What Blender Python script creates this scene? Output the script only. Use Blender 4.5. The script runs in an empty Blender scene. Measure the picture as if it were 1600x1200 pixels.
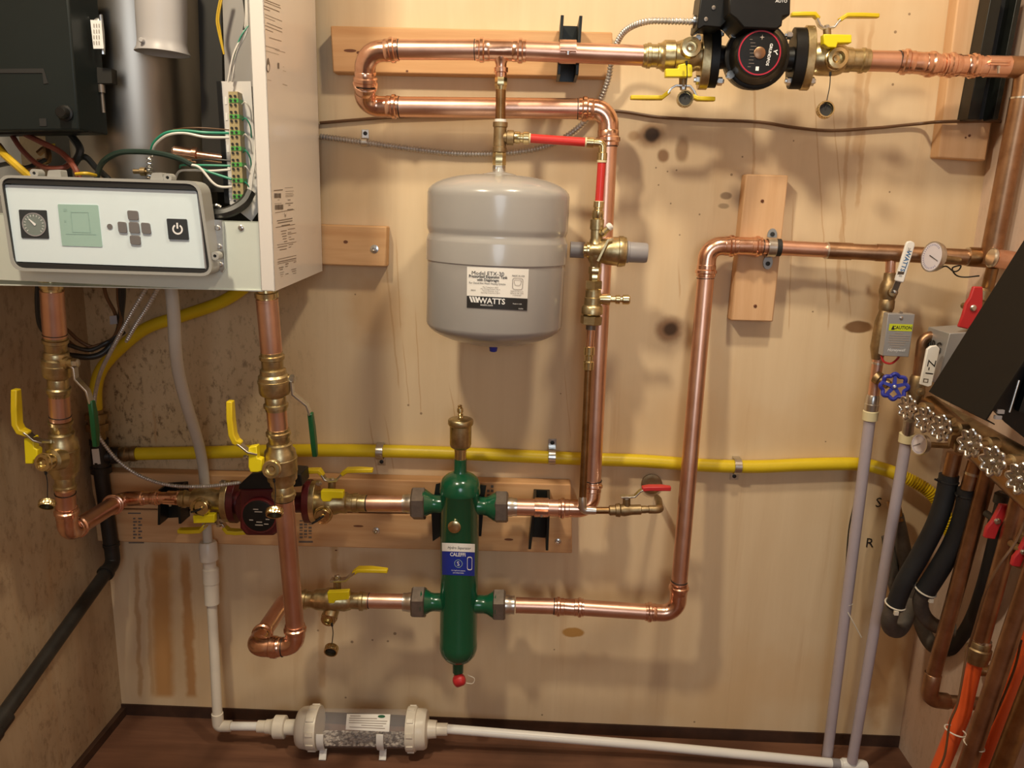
import bpy, bmesh, math, random
from math import sin, cos, radians, pi
from mathutils import Vector, Matrix
random.seed(7)
SC = bpy.context.scene
COL = SC.collection
# ---------------------------------------------------------------- camera model (28 mm lens, looking slightly down)
FP = 1244.0
TH, AL, RO = radians(12.7), radians(1.4), radians(1.5)
FW = Vector((-sin(AL)*cos(TH), cos(AL)*cos(TH), -sin(TH)))
R0 = Vector((cos(AL), sin(AL), 0.0))
U0 = R0.cross(FW)
RT = R0*cos(RO) + U0*sin(RO)
UP = U0*cos(RO) - R0*sin(RO)
DIST = 1.75
def ray(px, py):
    return FW + RT*((px-800.0)/FP) - UP*((py-600.0)/FP)
_r = ray(800, 1141)
EYE = Vector((0.0, -DIST, -_r.z*DIST/_r.y))
def V(px, py, d=0.0):
    "point on the plane a distance d in front of the back wall"
    r = ray(px, py); t = (DIST-d)/r.y
    return EYE + r*t
def VX(px, py, X):
    r = ray(px, py); return EYE + r*((X-EYE.x)/r.x)
def VZ(px, py, z=0.0):
    r = ray(px, py); return EYE + r*((z-EYE.z)/r.z)
def VP(px, py, O, N):
    "point on the plane through O with normal N"
    r = ray(px, py); return EYE + r*((O-EYE).dot(N)/r.dot(N))
def K(v):
    return (v-EYE).dot(FW)/FP
def PX(v):
    w = v-EYE; z = w.dot(FW)
    return 800+FP*w.dot(RT)/z, 600-FP*w.dot(UP)/z
X3, Y3, Z3 = Vector((1,0,0)), Vector((0,1,0)), Vector((0,0,1))
TOV = Vector((0,-1,0))          # out of the wall, towards the room
def pt(p):
    return p if isinstance(p, Vector) else V(*p)
# ---------------------------------------------------------------- mesh builder
def frame(t):
    t = t.normalized()
    a = Z3 if abs(t.z) < 0.9 else X3
    n = (a - t*a.dot(t)).normalized()
    return n, t.cross(n)
class MB:
    def __init__(s):
        s.v, s.f = [], []
    def ring(s, c, n, b, r, seg, ph=0.0):
        i = len(s.v)
        for k in range(seg):
            a = 2*pi*k/seg + ph
            s.v.append(c + n*(r*cos(a)) + b*(r*sin(a)))
        return i
    def bridge(s, i, j, seg):
        for k in range(seg):
            k2 = (k+1) % seg
            s.f.append((i+k, i+k2, j+k2, j+k))
    def lathe(s, A, d, prof, seg=20, ph=0.0, cap=True, n0=None):
        "prof: (s, r) stations along d from A"
        d = d.normalized(); n, b = frame(d)
        if n0 is not None:
            n = (n0 - d*n0.dot(d)).normalized(); b = d.cross(n)
        prev = first = None
        for (q, r) in prof:
            i = s.ring(A + d*q, n, b, max(r, 1e-5), seg, ph)
            if prev is None: first = i
            else: s.bridge(prev, i, seg)
            prev = i
        if cap:
            s.f.append(tuple(range(first+seg-1, first-1, -1)))
            s.f.append(tuple(range(prev, prev+seg)))
        return s
    def sweep(s, pts, rad, seg=14, closed=False, cap=True):
        n_ = len(pts)
        if not isinstance(rad, (list, tuple)): rad = [rad]*n_
        tang = []
        for i in range(n_):
            a = pts[i-1] if (i > 0 or closed) else pts[i]
            c = pts[(i+1) % n_] if (i < n_-1 or closed) else pts[i]
            t = c-a
            tang.append(t.normalized() if t.length > 1e-9 else (tang[-1] if tang else X3))
        n, b = frame(tang[0]); rings = []
        for i in range(n_):
            if i:
                n = (n - tang[i]*n.dot(tang[i]))
                n = n.normalized() if n.length > 1e-6 else frame(tang[i])[0]
                b = tang[i].cross(n)
            rings.append(s.ring(pts[i], n, b, rad[i], seg))
        for i in range(n_-1): s.bridge(rings[i], rings[i+1], seg)
        if closed:
            # best matching rotation for the closing bridge
            i, j = rings[-1], rings[0]
            best = min(range(seg), key=lambda o: (s.v[i]-s.v[j+o]).length)
            for k in range(seg):
                k2 = (k+1) % seg
                s.f.append((i+k, i+k2, j+(k2+best) % seg, j+(k+best) % seg))
        elif cap:
            s.f.append(tuple(range(rings[0]+seg-1, rings[0]-1, -1)))
            s.f.append(tuple(range(rings[-1], rings[-1]+seg)))
        return s
    def plate(s, pts, vec):
        "front polygon pts, back polygon pts+vec"
        n = len(pts); i = len(s.v)
        s.v += list(pts); s.v += [p+vec for p in pts]
        s.f.append(tuple(range(i, i+n))); s.f.append(tuple(range(i+2*n-1, i+n-1, -1)))
        for k in range(n):
            k2 = (k+1) % n
            s.f.append((i+k, i+n+k, i+n+k2, i+k2))
        return s
    def hoop(s, outer, inner, vec):
        n = len(outer); i = len(s.v)
        s.v += list(outer)+list(inner)+[p+vec for p in outer]+[p+vec for p in inner]
        for k in range(n):
            q = (k+1) % n
            s.f += [(i+k, i+q, i+n+q, i+n+k), (i+2*n+k, i+3*n+k, i+3*n+q, i+2*n+q),
                    (i+k, i+2*n+k, i+2*n+q, i+q), (i+n+k, i+n+q, i+3*n+q, i+3*n+k)]
        return s
    def box(s, c, ax, ay, az):
        "centre and three half-extent vectors"
        i = len(s.v)
        for sx in (-1, 1):
            for sy in (-1, 1):
                for sz in (-1, 1):
                    s.v.append(c + ax*sx + ay*sy + az*sz)
        for q in ((0,1,3,2),(4,6,7,5),(0,4,5,1),(2,3,7,6),(0,2,6,4),(1,5,7,3)):
            s.f.append(tuple(i+k for k in q))
        return s
    def strap(s, pts, w, t, wdir):
        "flat bar along pts, width w along wdir, thickness t"
        n_ = len(pts); rings = []
        if not isinstance(w, (list, tuple)): w = [w]*n_
        for i in range(n_):
            a = pts[max(i-1, 0)]; c = pts[min(i+1, n_-1)]
            tg = (c-a).normalized()
            wd = (wdir - tg*wdir.dot(tg)).normalized(); nn = tg.cross(wd)
            j = len(s.v)
            for (p, q) in ((-1,-1),(1,-1),(1,1),(-1,1)):
                s.v.append(pts[i] + wd*(p*w[i]/2) + nn*(q*t/2))
            rings.append(j)
        for i in range(n_-1): s.bridge(rings[i], rings[i+1], 4)
        j = rings[0]; s.f.append((j+3, j+2, j+1, j)); j = rings[-1]; s.f.append((j, j+1, j+2, j+3))
        return s
    def build(s, name, mat, parent=None, loc=None, bevel=0.0, sharp=38, flat=False):
        loc = loc or Vector((0,0,0))
        me = bpy.data.meshes.new(name)
        me.from_pydata([tuple(p-loc) for p in s.v], [], s.f)
        bm = bmesh.new(); bm.from_mesh(me)
        bmesh.ops.recalc_face_normals(bm, faces=bm.faces)
        bm.to_mesh(me); bm.free()
        if not flat:
            me.polygons.foreach_set('use_smooth', [True]*len(me.polygons))
            me.set_sharp_from_angle(angle=radians(sharp))
        me.materials.append(mat)
        o = bpy.data.objects.new(name, me); COL.objects.link(o)
        if parent is not None: o.parent = parent
        else: o.location = loc
        if bevel:
            m = o.modifiers.new('bevel', 'BEVEL'); m.width = bevel; m.segments = 2; m.limit_method = 'ANGLE'; m.angle_limit = radians(50)
            m.harden_normals = False
        return o
def tag(o, label, cat, group=None):
    o['label'] = label; o['category'] = cat
    if group: o['group'] = group
    return o
class Thing:
    "an Empty at the thing's base that parents its parts"
    def __init__(s, name, label, cat, loc, group=None):
        s.loc = pt(loc).copy()
        s.o = bpy.data.objects.new(name, None); s.o.empty_display_size = 0.02
        COL.objects.link(s.o); s.o.location = s.loc
        tag(s.o, label, cat, group)
    def add(s, name, mb, mat, parent=None, label=None, **kw):
        o = mb.build(name, mat, parent or s.o, s.loc, **kw)
        if label: o['label'] = label
        return o
def single(name, mb, mat, label, cat, group=None, loc=None, **kw):
    return tag(mb.build(name, mat, None, loc if loc is not None else mb.v[0].copy(), **kw), label, cat, group)
def structure(name, mb, mat, **kw):
    o = mb.build(name, mat, **kw); o['kind'] = 'structure'; return o
# ---------------------------------------------------------------- path helpers
def fillet(P, rad, n=8):
    P = [pt(p) for p in P]
    if not isinstance(rad, (list, tuple)): rad = [rad]*len(P)
    out = [P[0]]
    for i in range(1, len(P)-1):
        a, c, b = P[i-1], P[i], P[i+1]
        u = (a-c); v = (b-c); lu, lv = u.length, v.length; u.normalize(); v.normalize()
        ang = u.angle(v, pi)
        if ang > pi-0.02: out.append(c); continue
        tl = min(rad[i]/math.tan(ang/2), lu*0.49, lv*0.49); r = tl*math.tan(ang/2)
        cen = c + (u+v).normalized()*(r/sin(ang/2))
        s0 = c+u*tl; s1 = c+v*tl
        a0 = s0-cen; a1 = s1-cen; w = a0.angle(a1)
        for k in range(n+1):
            f = k/n
            out.append(cen + (a0*sin((1-f)*w) + a1*sin(f*w))/sin(w))
    out.append(P[-1]); return out
def smooth(P, n=8):
    "Catmull-Rom through the points"
    P = [pt(p) for p in P]
    Q = [P[0]*2-P[1]] + P + [P[-1]*2-P[-2]]
    out = []
    for i in range(1, len(Q)-2):
        p0, p1, p2, p3 = Q[i-1:i+3]
        for k in range(n):
            t = k/n
            out.append(0.5*((2*p1)+(p2-p0)*t+(2*p0-5*p1+4*p2-p3)*t*t+(3*p1-p0-3*p2+p3)*t**3))
    out.append(P[-1]); return out
def stations(path, marks):
    "walk PATH, inserting the (s, r) MARKS (s < 0 counts from the end); radius is interpolated"
    L = [0.0]
    for a, b in zip(path, path[1:]): L.append(L[-1]+(b-a).length)
    T = L[-1]; mk = sorted([(s if s >= 0 else T+s, i, r) for i, (s, r) in enumerate(marks)])
    allS = sorted([(s, 0, i) for i, s in enumerate(L)] + [(m[0], 1, j) for j, m in enumerate(mk)])
    pts, rad = [], []
    def at(s):
        for i in range(len(L)-1):
            if s <= L[i+1]+1e-9:
                return path[i].lerp(path[i+1], (s-L[i])/max(L[i+1]-L[i], 1e-9))
        return path[-1]
    def rr(s):
        if s <= mk[0][0]: return mk[0][2]
        for a, b in zip(mk, mk[1:]):
            if s <= b[0]: return a[2]+(b[2]-a[2])*((s-a[0])/max(b[0]-a[0], 1e-9))
        return mk[-1][2]
    for s, t, i in allS:
        s = min(max(s, 0.0), T)
        r = mk[i][2] if t else rr(s)
        if pts and t == 0 and (at(s)-pts[-1]).length < 3e-4: continue
        pts.append(at(s)); rad.append(r)
    return pts, rad
def tube(P, rpx, seg=16, bend=None, r=None):
    "pipe through pixel points; radius in px at its start (and end) or r in metres"
    Q = [pt(p) for p in P]
    if r is None:
        ra, rb = rpx if isinstance(rpx, (tuple, list)) else (rpx, rpx)
        ra, rb = ra*K(Q[0]), rb*K(Q[-1])
        if not isinstance(rpx, (tuple, list)): rb = ra
    else: ra = rb = r
    path = fillet(Q, bend, 10) if bend else Q
    n = len(path)
    return MB().sweep(path, [ra+(rb-ra)*i/(n-1) for i in range(n)], seg)
def rod(A, B, prof, seg=20, ph=0.0, n0=None, mb=None, k=None):
    "lathe from A towards B; prof in px: (s, r)"
    A, B = pt(A), pt(B); k = k or K(A)
    return (mb or MB()).lathe(A, B-A, [(q*k, r*k) for q, r in prof], seg, ph, n0=n0)
CUFF = [(0, 1.0), (0.02, 1.10), (0.22, 1.10), (0.30, 1.24), (0.52, 1.24), (0.62, 1.09), (0.95, 1.10), (1.0, 1.05)]
def press(P, rpx, bend=None, cuff=0.030, r=None, ends=(1, 1), mid=1.05, seg=20):
    "a press fitting along px points: beaded cuffs at both ends"
    Q = [pt(p) for p in P]; r = r or rpx*K(Q[0])
    path = fillet(Q, bend, 10) if bend else Q
    L = sum((b-a).length for a, b in zip(path, path[1:]))
    c = min(cuff, L*0.45)
    m = []
    m += [(f*c, q*r) for f, q in CUFF] if ends[0] else [(0, r*mid)]
    m += [(c, mid*r)]
    m += [(L-c, mid*r)]
    m += [(L-f*c, q*r) for f, q in reversed(CUFF)] if ends[1] else [(L, r*mid)]
    p, rad = stations(path, m)
    return MB().sweep(p, rad, seg)
def markring(A, B, rpx, wpx=1.2):
    "black pen line round a pipe just past a fitting"
    A, B = pt(A), pt(B); k = K(A); d = (B-A).normalized()
    return MB().lathe(A, d, [(0, rpx*k*1.0), (0, rpx*k*1.03), (wpx*k, rpx*k*1.03), (wpx*k, rpx*k)], 20)
def lerp(a, b, t): return tuple(x+(y-x)*t for x, y in zip(a, b))
def circ(c, r, n=24, ux=X3, uz=Z3):
    return [c + ux*(r*cos(2*pi*k/n)) + uz*(r*sin(2*pi*k/n)) for k in range(n)]
def rrect(q, rad, n=5):
    "rounded quadrilateral: list of 2-D px points from 4 corners"
    out = []
    for i in range(4):
        c = Vector(q[i]); a = Vector(q[i-1]); b = Vector(q[(i+1) % 4])
        s0 = c+(a-c).normalized()*rad; s1 = c+(b-c).normalized()*rad
        for k in range(n+1):
            t = k/n
            out.append(tuple(s0*(1-t)**2 + c*2*t*(1-t) + s1*t*t))
    return out
def text(body, size, bold=False, shear=0.0, align='CENTER', spacing=1.0, sx=1.0):
    cu = bpy.data.curves.new('txt', 'FONT'); cu.body = body; cu.size = size; cu.align_x = align; cu.align_y = 'CENTER'
    cu.shear = shear; cu.space_character = spacing; cu.resolution_u = 2; cu.fill_mode = 'BOTH'
    if bold: cu.offset = size*0.02
    ob = bpy.data.objects.new('txt', cu); me = bpy.data.meshes.new_from_object(ob)
    ys = [v.co.y for v in me.vertices]; ym = (min(ys)+max(ys))/2
    vs = [Vector((v.co.x*sx, v.co.y-ym, 0)) for v in me.vertices]; fs = [tuple(p.vertices) for p in me.polygons]
    bpy.data.objects.remove(ob); bpy.data.curves.remove(cu); bpy.data.meshes.remove(me)
    return vs, fs
def put_text(mb, body, at, ux, uy, size, fn=None, **kw):
    vs, fs = text(body, size, **kw); i = len(mb.v)
    for v in vs: mb.v.append(fn(v.x, v.y) if fn else at + ux*v.x + uy*v.y)
    mb.f += [tuple(i+k for k in f) for f in fs]
    return mb
def flat_text(name, body, at, ux, uy, size, mat, parent, loc, **kw):
    mb = put_text(MB(), body, at, ux.normalized(), uy.normalized(), size, **kw)
    return mb.build(name, mat, parent, loc, flat=True)
# ---------------------------------------------------------------- materials
def nodes(name):
    m = bpy.data.materials.new(name); m.use_nodes = True
    nt = m.node_tree; b = nt.nodes['Principled BSDF']
    return m, nt, b
def mat(name, col, rough=0.5, metal=0.0, var=0.0, scale=30.0, bump=0.0, col2=None, stretch=(1,1,1), coat=0.0, rvar=0.0, trans=0.0, alpha=1.0, emit=0.0, spec=0.5):
    m, nt, b = nodes(name); N, Lk = nt.nodes, nt.links
    b.inputs['Base Color'].default_value = (*col, 1); b.inputs['Roughness'].default_value = rough; b.inputs['Metallic'].default_value = metal
    b.inputs['Coat Weight'].default_value = coat; b.inputs['Coat Roughness'].default_value = 0.1
    b.inputs['Transmission Weight'].default_value = trans; b.inputs['Alpha'].default_value = alpha
    b.inputs['Specular IOR Level'].default_value = spec
    if emit:
        b.inputs['Emission Color'].default_value = (*col, 1); b.inputs['Emission Strength'].default_value = emit
    if col2 is None and var: col2 = tuple(c*(1-var) for c in col)
    if col2 is not None or bump or rvar:
        tc = N.new('ShaderNodeTexCoord'); mp = N.new('ShaderNodeMapping'); mp.inputs['Scale'].default_value = stretch
        Lk.new(tc.outputs['Object'], mp.inputs['Vector'])
        nz = N.new('ShaderNodeTexNoise'); nz.inputs['Scale'].default_value = scale; nz.inputs['Detail'].default_value = 5; nz.inputs['Roughness'].default_value = 0.6
        Lk.new(mp.outputs['Vector'], nz.inputs['Vector'])
        if col2 is not None:
            cr = N.new('ShaderNodeValToRGB'); cr.color_ramp.elements[0].position = 0.36; cr.color_ramp.elements[1].position = 0.66
            cr.color_ramp.elements[0].color = (*col2, 1); cr.color_ramp.elements[1].color = (*col, 1)
            Lk.new(nz.outputs['Fac'], cr.inputs['Fac']); Lk.new(cr.outputs['Color'], b.inputs['Base Color'])
        if rvar:
            mr = N.new('ShaderNodeMapRange'); mr.inputs['To Min'].default_value = max(rough-rvar, 0.03); mr.inputs['To Max'].default_value = rough+rvar
            Lk.new(nz.outputs['Fac'], mr.inputs['Value']); Lk.new(mr.outputs['Result'], b.inputs['Roughness'])
        if bump:
            bp = N.new('ShaderNodeBump'); bp.inputs['Strength'].default_value = bump; bp.inputs['Distance'].default_value = 0.002
            Lk.new(nz.outputs['Fac'], bp.inputs['Height']); Lk.new(bp.outputs['Normal'], b.inputs['Normal'])
    return m
def wood(name, light, dark, along='X', scale=9.0, knots=True, rough=0.6, stainy=None, spots=(), amount=1.0, drip=0.0, speck=0.0, drips=(), speck_x=None):
    """planks and plywood: stretched grain, optional drips, stains and knots at their own places (object space x, z)"""
    m, nt, b = nodes(name); N, Lk = nt.nodes, nt.links
    tc = N.new('ShaderNodeTexCoord'); mp = N.new('ShaderNodeMapping')
    mp.inputs['Scale'].default_value = {'X': (1.0, 14, 14), 'Z': (14, 14, 1.0), 'Y': (14, 1.0, 14)}[along]
    Lk.new(tc.outputs['Object'], mp.inputs['Vector'])
    n1 = N.new('ShaderNodeTexNoise'); n1.inputs['Scale'].default_value = scale*0.35; n1.inputs['Detail'].default_value = 8; n1.inputs['Roughness'].default_value = 0.62; n1.inputs['Distortion'].default_value = 0.35
    Lk.new(mp.outputs['Vector'], n1.inputs['Vector'])
    cr = N.new('ShaderNodeValToRGB'); e = cr.color_ramp.elements
    e[0].position = 0.3; e[0].color = (*dark, 1); e[1].position = 0.7; e[1].color = (*light, 1)
    Lk.new(n1.outputs['Fac'], cr.inputs['Fac'])
    cur = cr.outputs['Color']
    def mix(fac, col, colsock=None):
        nonlocal cur
        mx = N.new('ShaderNodeMix'); mx.data_type = 'RGBA'
        Lk.new(fac, mx.inputs['Factor']); Lk.new(cur, mx.inputs['A'])
        if colsock is None: mx.inputs['B'].default_value = (*col, 1)
        else: Lk.new(colsock, mx.inputs['B'])
        cur = mx.outputs['Result']
    def math_(op, a, bb=None, clamp=False):
        q = N.new('ShaderNodeMath'); q.operation = op; q.use_clamp = clamp
        for i, x in enumerate((a, bb)):
            if x is None: continue
            if isinstance(x, (int, float)): q.inputs[i].default_value = x
            else: Lk.new(x, q.inputs[i])
        return q.outputs[0]
    def ramp(v, lo, hi, top=1.0):
        mr = N.new('ShaderNodeMapRange'); mr.interpolation_type = 'SMOOTHSTEP'
        mr.inputs['From Min'].default_value = lo; mr.inputs['From Max'].default_value = hi; mr.inputs['To Max'].default_value = top
        Lk.new(v, mr.inputs['Value']); return mr.outputs['Result']
    # broad blotches
    nb = N.new('ShaderNodeTexNoise'); nb.inputs['Scale'].default_value = 3.2; nb.inputs['Detail'].default_value = 4
    Lk.new(tc.outputs['Object'], nb.inputs['Vector'])
    if stainy: mix(ramp(nb.outputs['Fac'], 0.47, 0.68, 0.55*amount), stainy)
    if drip:
        md = N.new('ShaderNodeMapping'); md.inputs['Scale'].default_value = (17, 17, 0.8); Lk.new(tc.outputs['Object'], md.inputs['Vector'])
        nd = N.new('ShaderNodeTexNoise'); nd.inputs['Scale'].default_value = 1.0; nd.inputs['Detail'].default_value = 6; nd.inputs['Roughness'].default_value = 0.7
        Lk.new(md.outputs['Vector'], nd.inputs['Vector'])
        mix(ramp(nd.outputs['Fac'], 0.57, 0.70, drip), (0.40, 0.19, 0.06))
    if speck:
        ms = N.new('ShaderNodeMapping'); ms.inputs['Scale'].default_value = (70, 70, 38); Lk.new(tc.outputs['Object'], ms.inputs['Vector'])
        ns = N.new('ShaderNodeTexNoise'); ns.inputs['Scale'].default_value = 1.0; ns.inputs['Detail'].default_value = 5; ns.inputs['Roughness'].default_value = 0.75
        Lk.new(ms.outputs['Vector'], ns.inputs['Vector'])
        f = math_('MULTIPLY', ramp(ns.outputs['Fac'], 0.50, 0.66), ramp(nb.outputs['Fac'], 0.32, 0.55, speck))
        if speck_x:
            sxx = N.new('ShaderNodeSeparateXYZ'); Lk.new(tc.outputs['Object'], sxx.inputs['Vector'])
            mr = N.new('ShaderNodeMapRange'); mr.interpolation_type = 'SMOOTHSTEP'
            mr.inputs['From Min'].default_value = speck_x[0]; mr.inputs['From Max'].default_value = speck_x[1]; mr.inputs['To Min'].default_value = 1.0; mr.inputs['To Max'].default_value = 0.0
            Lk.new(sxx.outputs['X'], mr.inputs['Value']); f = math_('MULTIPLY', f, mr.outputs['Result'])
            mz = N.new('ShaderNodeMapRange'); mz.interpolation_type = 'SMOOTHSTEP'
            mz.inputs['From Min'].default_value = speck_x[2]; mz.inputs['From Max'].default_value = speck_x[3]
            Lk.new(sxx.outputs['Z'], mz.inputs['Value']); f = math_('MULTIPLY', f, mz.outputs['Result'])
            mix(math_('MULTIPLY', math_('MULTIPLY', mr.outputs['Result'], mz.outputs['Result']), ramp(nb.outputs['Fac'], 0.2, 0.6, 0.55)), (0.42, 0.29, 0.13))
        mix(f, (0.13, 0.075, 0.035))
    sx = N.new('ShaderNodeSeparateXYZ'); Lk.new(tc.outputs['Object'], sx.inputs['Vector'])
    nw = N.new('ShaderNodeTexNoise'); nw.inputs['Scale'].default_value = 22; nw.inputs['Detail'].default_value = 5
    Lk.new(tc.outputs['Object'], nw.inputs['Vector'])
    wob = math_('SUBTRACT', nw.outputs['Fac'], 0.5)
    for (x, z, rx, rz, col, soft, top) in spots:
        dx = math_('DIVIDE', math_('SUBTRACT', sx.outputs['X'], x), rx)
        dz = math_('DIVIDE', math_('SUBTRACT', sx.outputs['Z'], z), rz)
        q = math_('SQRT', math_('ADD', math_('MULTIPLY', dx, dx), math_('MULTIPLY', dz, dz)))
        q = math_('ADD', q, math_('MULTIPLY', wob, 0.9))
        inv = math_('SUBTRACT', 1.0+soft*0.5, q)
        mix(ramp(inv, 0.0, soft, top), col)
    for (x, z0, z1, w, slope, col, top) in drips:      # a run of resin or rust from z1 down to z0
        xs = math_('ADD', math_('MULTIPLY', math_('SUBTRACT', sx.outputs['Z'], z1), slope), x)
        nl = math_('MULTIPLY', wob, min(w*3.0, 0.022))
        q = math_('ABSOLUTE', math_('ADD', math_('SUBTRACT', sx.outputs['X'], xs), nl))
        f = ramp(math_('SUBTRACT', w, q), 0.0, w*0.7, top)
        f = math_('MULTIPLY', f, ramp(sx.outputs['Z'], z0, z0+0.02)); f = math_('MULTIPLY', f, ramp(math_('SUBTRACT', z1, sx.outputs['Z']), 0.0, 0.06))
        mix(f, col)
    Lk.new(cur, b.inputs['Base Color']); b.inputs['Roughness'].default_value = rough
    bp = N.new('ShaderNodeBump'); bp.inputs['Strength'].default_value = 0.12; bp.inputs['Distance'].default_value = 0.001
    Lk.new(n1.outputs['Fac'], bp.inputs['Height']); Lk.new(bp.outputs['Normal'], b.inputs['Normal'])
    b.inputs['Specular IOR Level'].default_value = 0.25
    return m
COPPER = mat('copper_tube', (0.84, 0.53, 0.40), 0.36, 1.0, col2=(0.74, 0.43, 0.31), scale=14, rvar=0.07, stretch=(1,1,1))
FITTING = mat('copper_fitting', (0.86, 0.55, 0.41), 0.24, 1.0, col2=(0.74, 0.42, 0.29), scale=45, rvar=0.06, bump=0.14)
BROWN = mat('aged_copper', (0.47, 0.28, 0.16), 0.40, 1.0, col2=(0.31, 0.175, 0.10), scale=22, rvar=0.08)
TARN = mat('tarnished_copper', (0.38, 0.22, 0.10), 0.36, 1.0, col2=(0.25, 0.14, 0.06), scale=30, rvar=0.06)
BRASS = mat('brass_forged', (0.62, 0.51, 0.29), 0.36, 1.0, col2=(0.44, 0.35, 0.19), scale=60, rvar=0.08, bump=0.25)
BRIGHTBRASS = mat('brass_polished', (0.76, 0.63, 0.36), 0.24, 1.0, col2=(0.60, 0.48, 0.25), scale=40, rvar=0.05)
OLDBRASS = mat('brass_dull', (0.42, 0.31, 0.17), 0.48, 1.0, col2=(0.28, 0.20, 0.11), scale=55, bump=0.3)
SOLDER = mat('solder', (0.72, 0.68, 0.62), 0.28, 1.0)
STEEL = mat('zinc_steel', (0.72, 0.71, 0.68), 0.28, 1.0, var=0.2, scale=40)
CHROME = mat('chrome_wheel', (0.60, 0.56, 0.52), 0.30, 1.0, var=0.25, scale=60)
FLEX = mat('flexible_conduit_steel', (0.62, 0.58, 0.53), 0.36, 0.6, var=0.2, scale=50)
NUT = mat('dark_cast_nut', (0.24, 0.20, 0.17), 0.42, 0.75, var=0.25, scale=60)
IRON = mat('black_iron_pipe', (0.035, 0.031, 0.027), 0.42, 0.35, var=0.35, scale=30)
BLACKPL = mat('black_plastic', (0.010, 0.0095, 0.009), 0.42, var=0.25, scale=30, spec=0.28)
BLACKCAST = mat('black_painted_casting', (0.009, 0.0085, 0.008), 0.40, var=0.3, scale=60, bump=0.15, spec=0.3)
STRUT = mat('strut_black_paint', (0.012, 0.014, 0.012), 0.36, var=0.3, scale=40, spec=0.35)
INSUL = mat('black_foam_insulation', (0.012, 0.013, 0.015), 0.62, var=0.35, scale=20)
INSULGREY = mat('dusty_foam_insulation', (0.12, 0.098, 0.078), 0.75, var=0.45, scale=22)
REDPUMP = mat('dark_red_paint', (0.105, 0.010, 0.012), 0.38, var=0.25, scale=40)
GREEN = mat('green_enamel', (0.004, 0.092, 0.040), 0.22, coat=0.5, var=0.12, scale=8)
GREYTANK = mat('grey_enamel', (0.40, 0.385, 0.37), 0.24, coat=0.35, var=0.06, scale=6)
WHITE = mat('white_enamel', (0.74, 0.70, 0.66), 0.28, coat=0.15, var=0.03, scale=5)
GALV = mat('pale_sheet_metal', (0.72, 0.77, 0.69), 0.42, 0.25, var=0.06, scale=8)
PVC = mat('white_pvc', (0.78, 0.72, 0.61), 0.34, var=0.08, scale=12)
PVCB = mat('bright_white_pvc', (0.84, 0.83, 0.80), 0.30, var=0.05, scale=12)
HOSE = mat('milky_hose', (0.62, 0.58, 0.50), 0.36, var=0.08, scale=10)
LAV = mat('pale_mauve_pipe', (0.46, 0.40, 0.44), 0.36, var=0.08, scale=12)
CREAM = mat('cream_collar', (0.70, 0.62, 0.38), 0.45)
YELLOW = mat('yellow_gas_pipe', (0.76, 0.56, 0.012), 0.42, var=0.10, scale=12)
YELGRIP = mat('yellow_vinyl_grip', (0.72, 0.53, 0.012), 0.38, var=0.08, scale=20)
YELBOX = mat('yellow_plastic_handle', (0.80, 0.66, 0.01), 0.34)
REDPEX = mat('red_pex', (0.62, 0.035, 0.03), 0.34, var=0.1, scale=15)
REDPL = mat('red_plastic', (0.52, 0.025, 0.03), 0.4)
ORANGE = mat('orange_pex', (0.72, 0.10, 0.02), 0.40, var=0.12, scale=12)
GREENGRIP = mat('green_vinyl_grip', (0.004, 0.070, 0.020), 0.4)
BLUE = mat('blue_enamel', (0.03, 0.04, 0.36), 0.35)
GREYPL = mat('grey_plastic', (0.30, 0.285, 0.30), 0.45)
BEZEL = mat('grey_bezel_plastic', (0.36, 0.36, 0.34), 0.45)
GASKET = mat('black_rubber', (0.016, 0.016, 0.016), 0.6)
FACE = mat('pale_faceplate', (0.74, 0.86, 0.92), 0.35, var=0.02)
LCD = mat('lcd_glass', (0.36, 0.54, 0.49), 0.18, var=0.06, scale=6)
LCDINK = mat('lcd_segments', (0.29, 0.45, 0.41), 0.3)
KEY = mat('grey_keys', (0.17, 0.16, 0.16), 0.5)
KEYDARK = mat('dark_key', (0.030, 0.035, 0.040), 0.45)
PAPER = mat('white_paper', (0.86, 0.84, 0.80), 0.5)
INK = mat('black_ink', (0.015, 0.014, 0.014), 0.55)
GREYINK = mat('grey_ink', (0.16, 0.13, 0.11), 0.6)
PALEINK = mat('faint_grey_ink', (0.33, 0.28, 0.24), 0.6)
WHITEINK = mat('white_ink', (0.85, 0.85, 0.85), 0.5)
BLUEINK = mat('blue_print', (0.012, 0.03, 0.30), 0.4)
TEAL = mat('blue_lettering', (0.02, 0.13, 0.33), 0.5)
LIME = mat('lime_caution_band', (0.55, 0.62, 0.02), 0.5)
GAUGE = mat('gauge_face', (0.66, 0.62, 0.68), 0.35)
DARKGLASS = mat('dim_gauge_glass', (0.20, 0.24, 0.23), 0.2)
BLACKSHEET = mat('black_painted_sheet', (0.010, 0.008, 0.006), 0.6, spec=0.22)
DARKBOX = mat('dark_teal_box', (0.009, 0.014, 0.014), 0.45, var=0.2, scale=6, spec=0.3)
STAINLESS = mat('stainless_shell', (0.42, 0.37, 0.31), 0.34, 1.0, var=0.15, scale=5, stretch=(1,1,0.2), rvar=0.05)
VENT = mat('grey_vent_plastic', (0.44, 0.42, 0.42), 0.42)
CHASSIS = mat('dark_chassis', (0.030, 0.027, 0.022), 0.5, 0.3)
GREYINNER = mat('grey_inner_sheet', (0.32, 0.30, 0.28), 0.5, 0.2)
TERMINAL = mat('tan_terminal_block', (0.44, 0.35, 0.17), 0.5)
TERMGREEN = mat('green_terminal', (0.10, 0.42, 0.08), 0.45)
WIREGREEN = mat('green_wire', (0.02, 0.27, 0.16), 0.4)
WIREWHITE = mat('white_wire', (0.72, 0.68, 0.62), 0.4)
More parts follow.
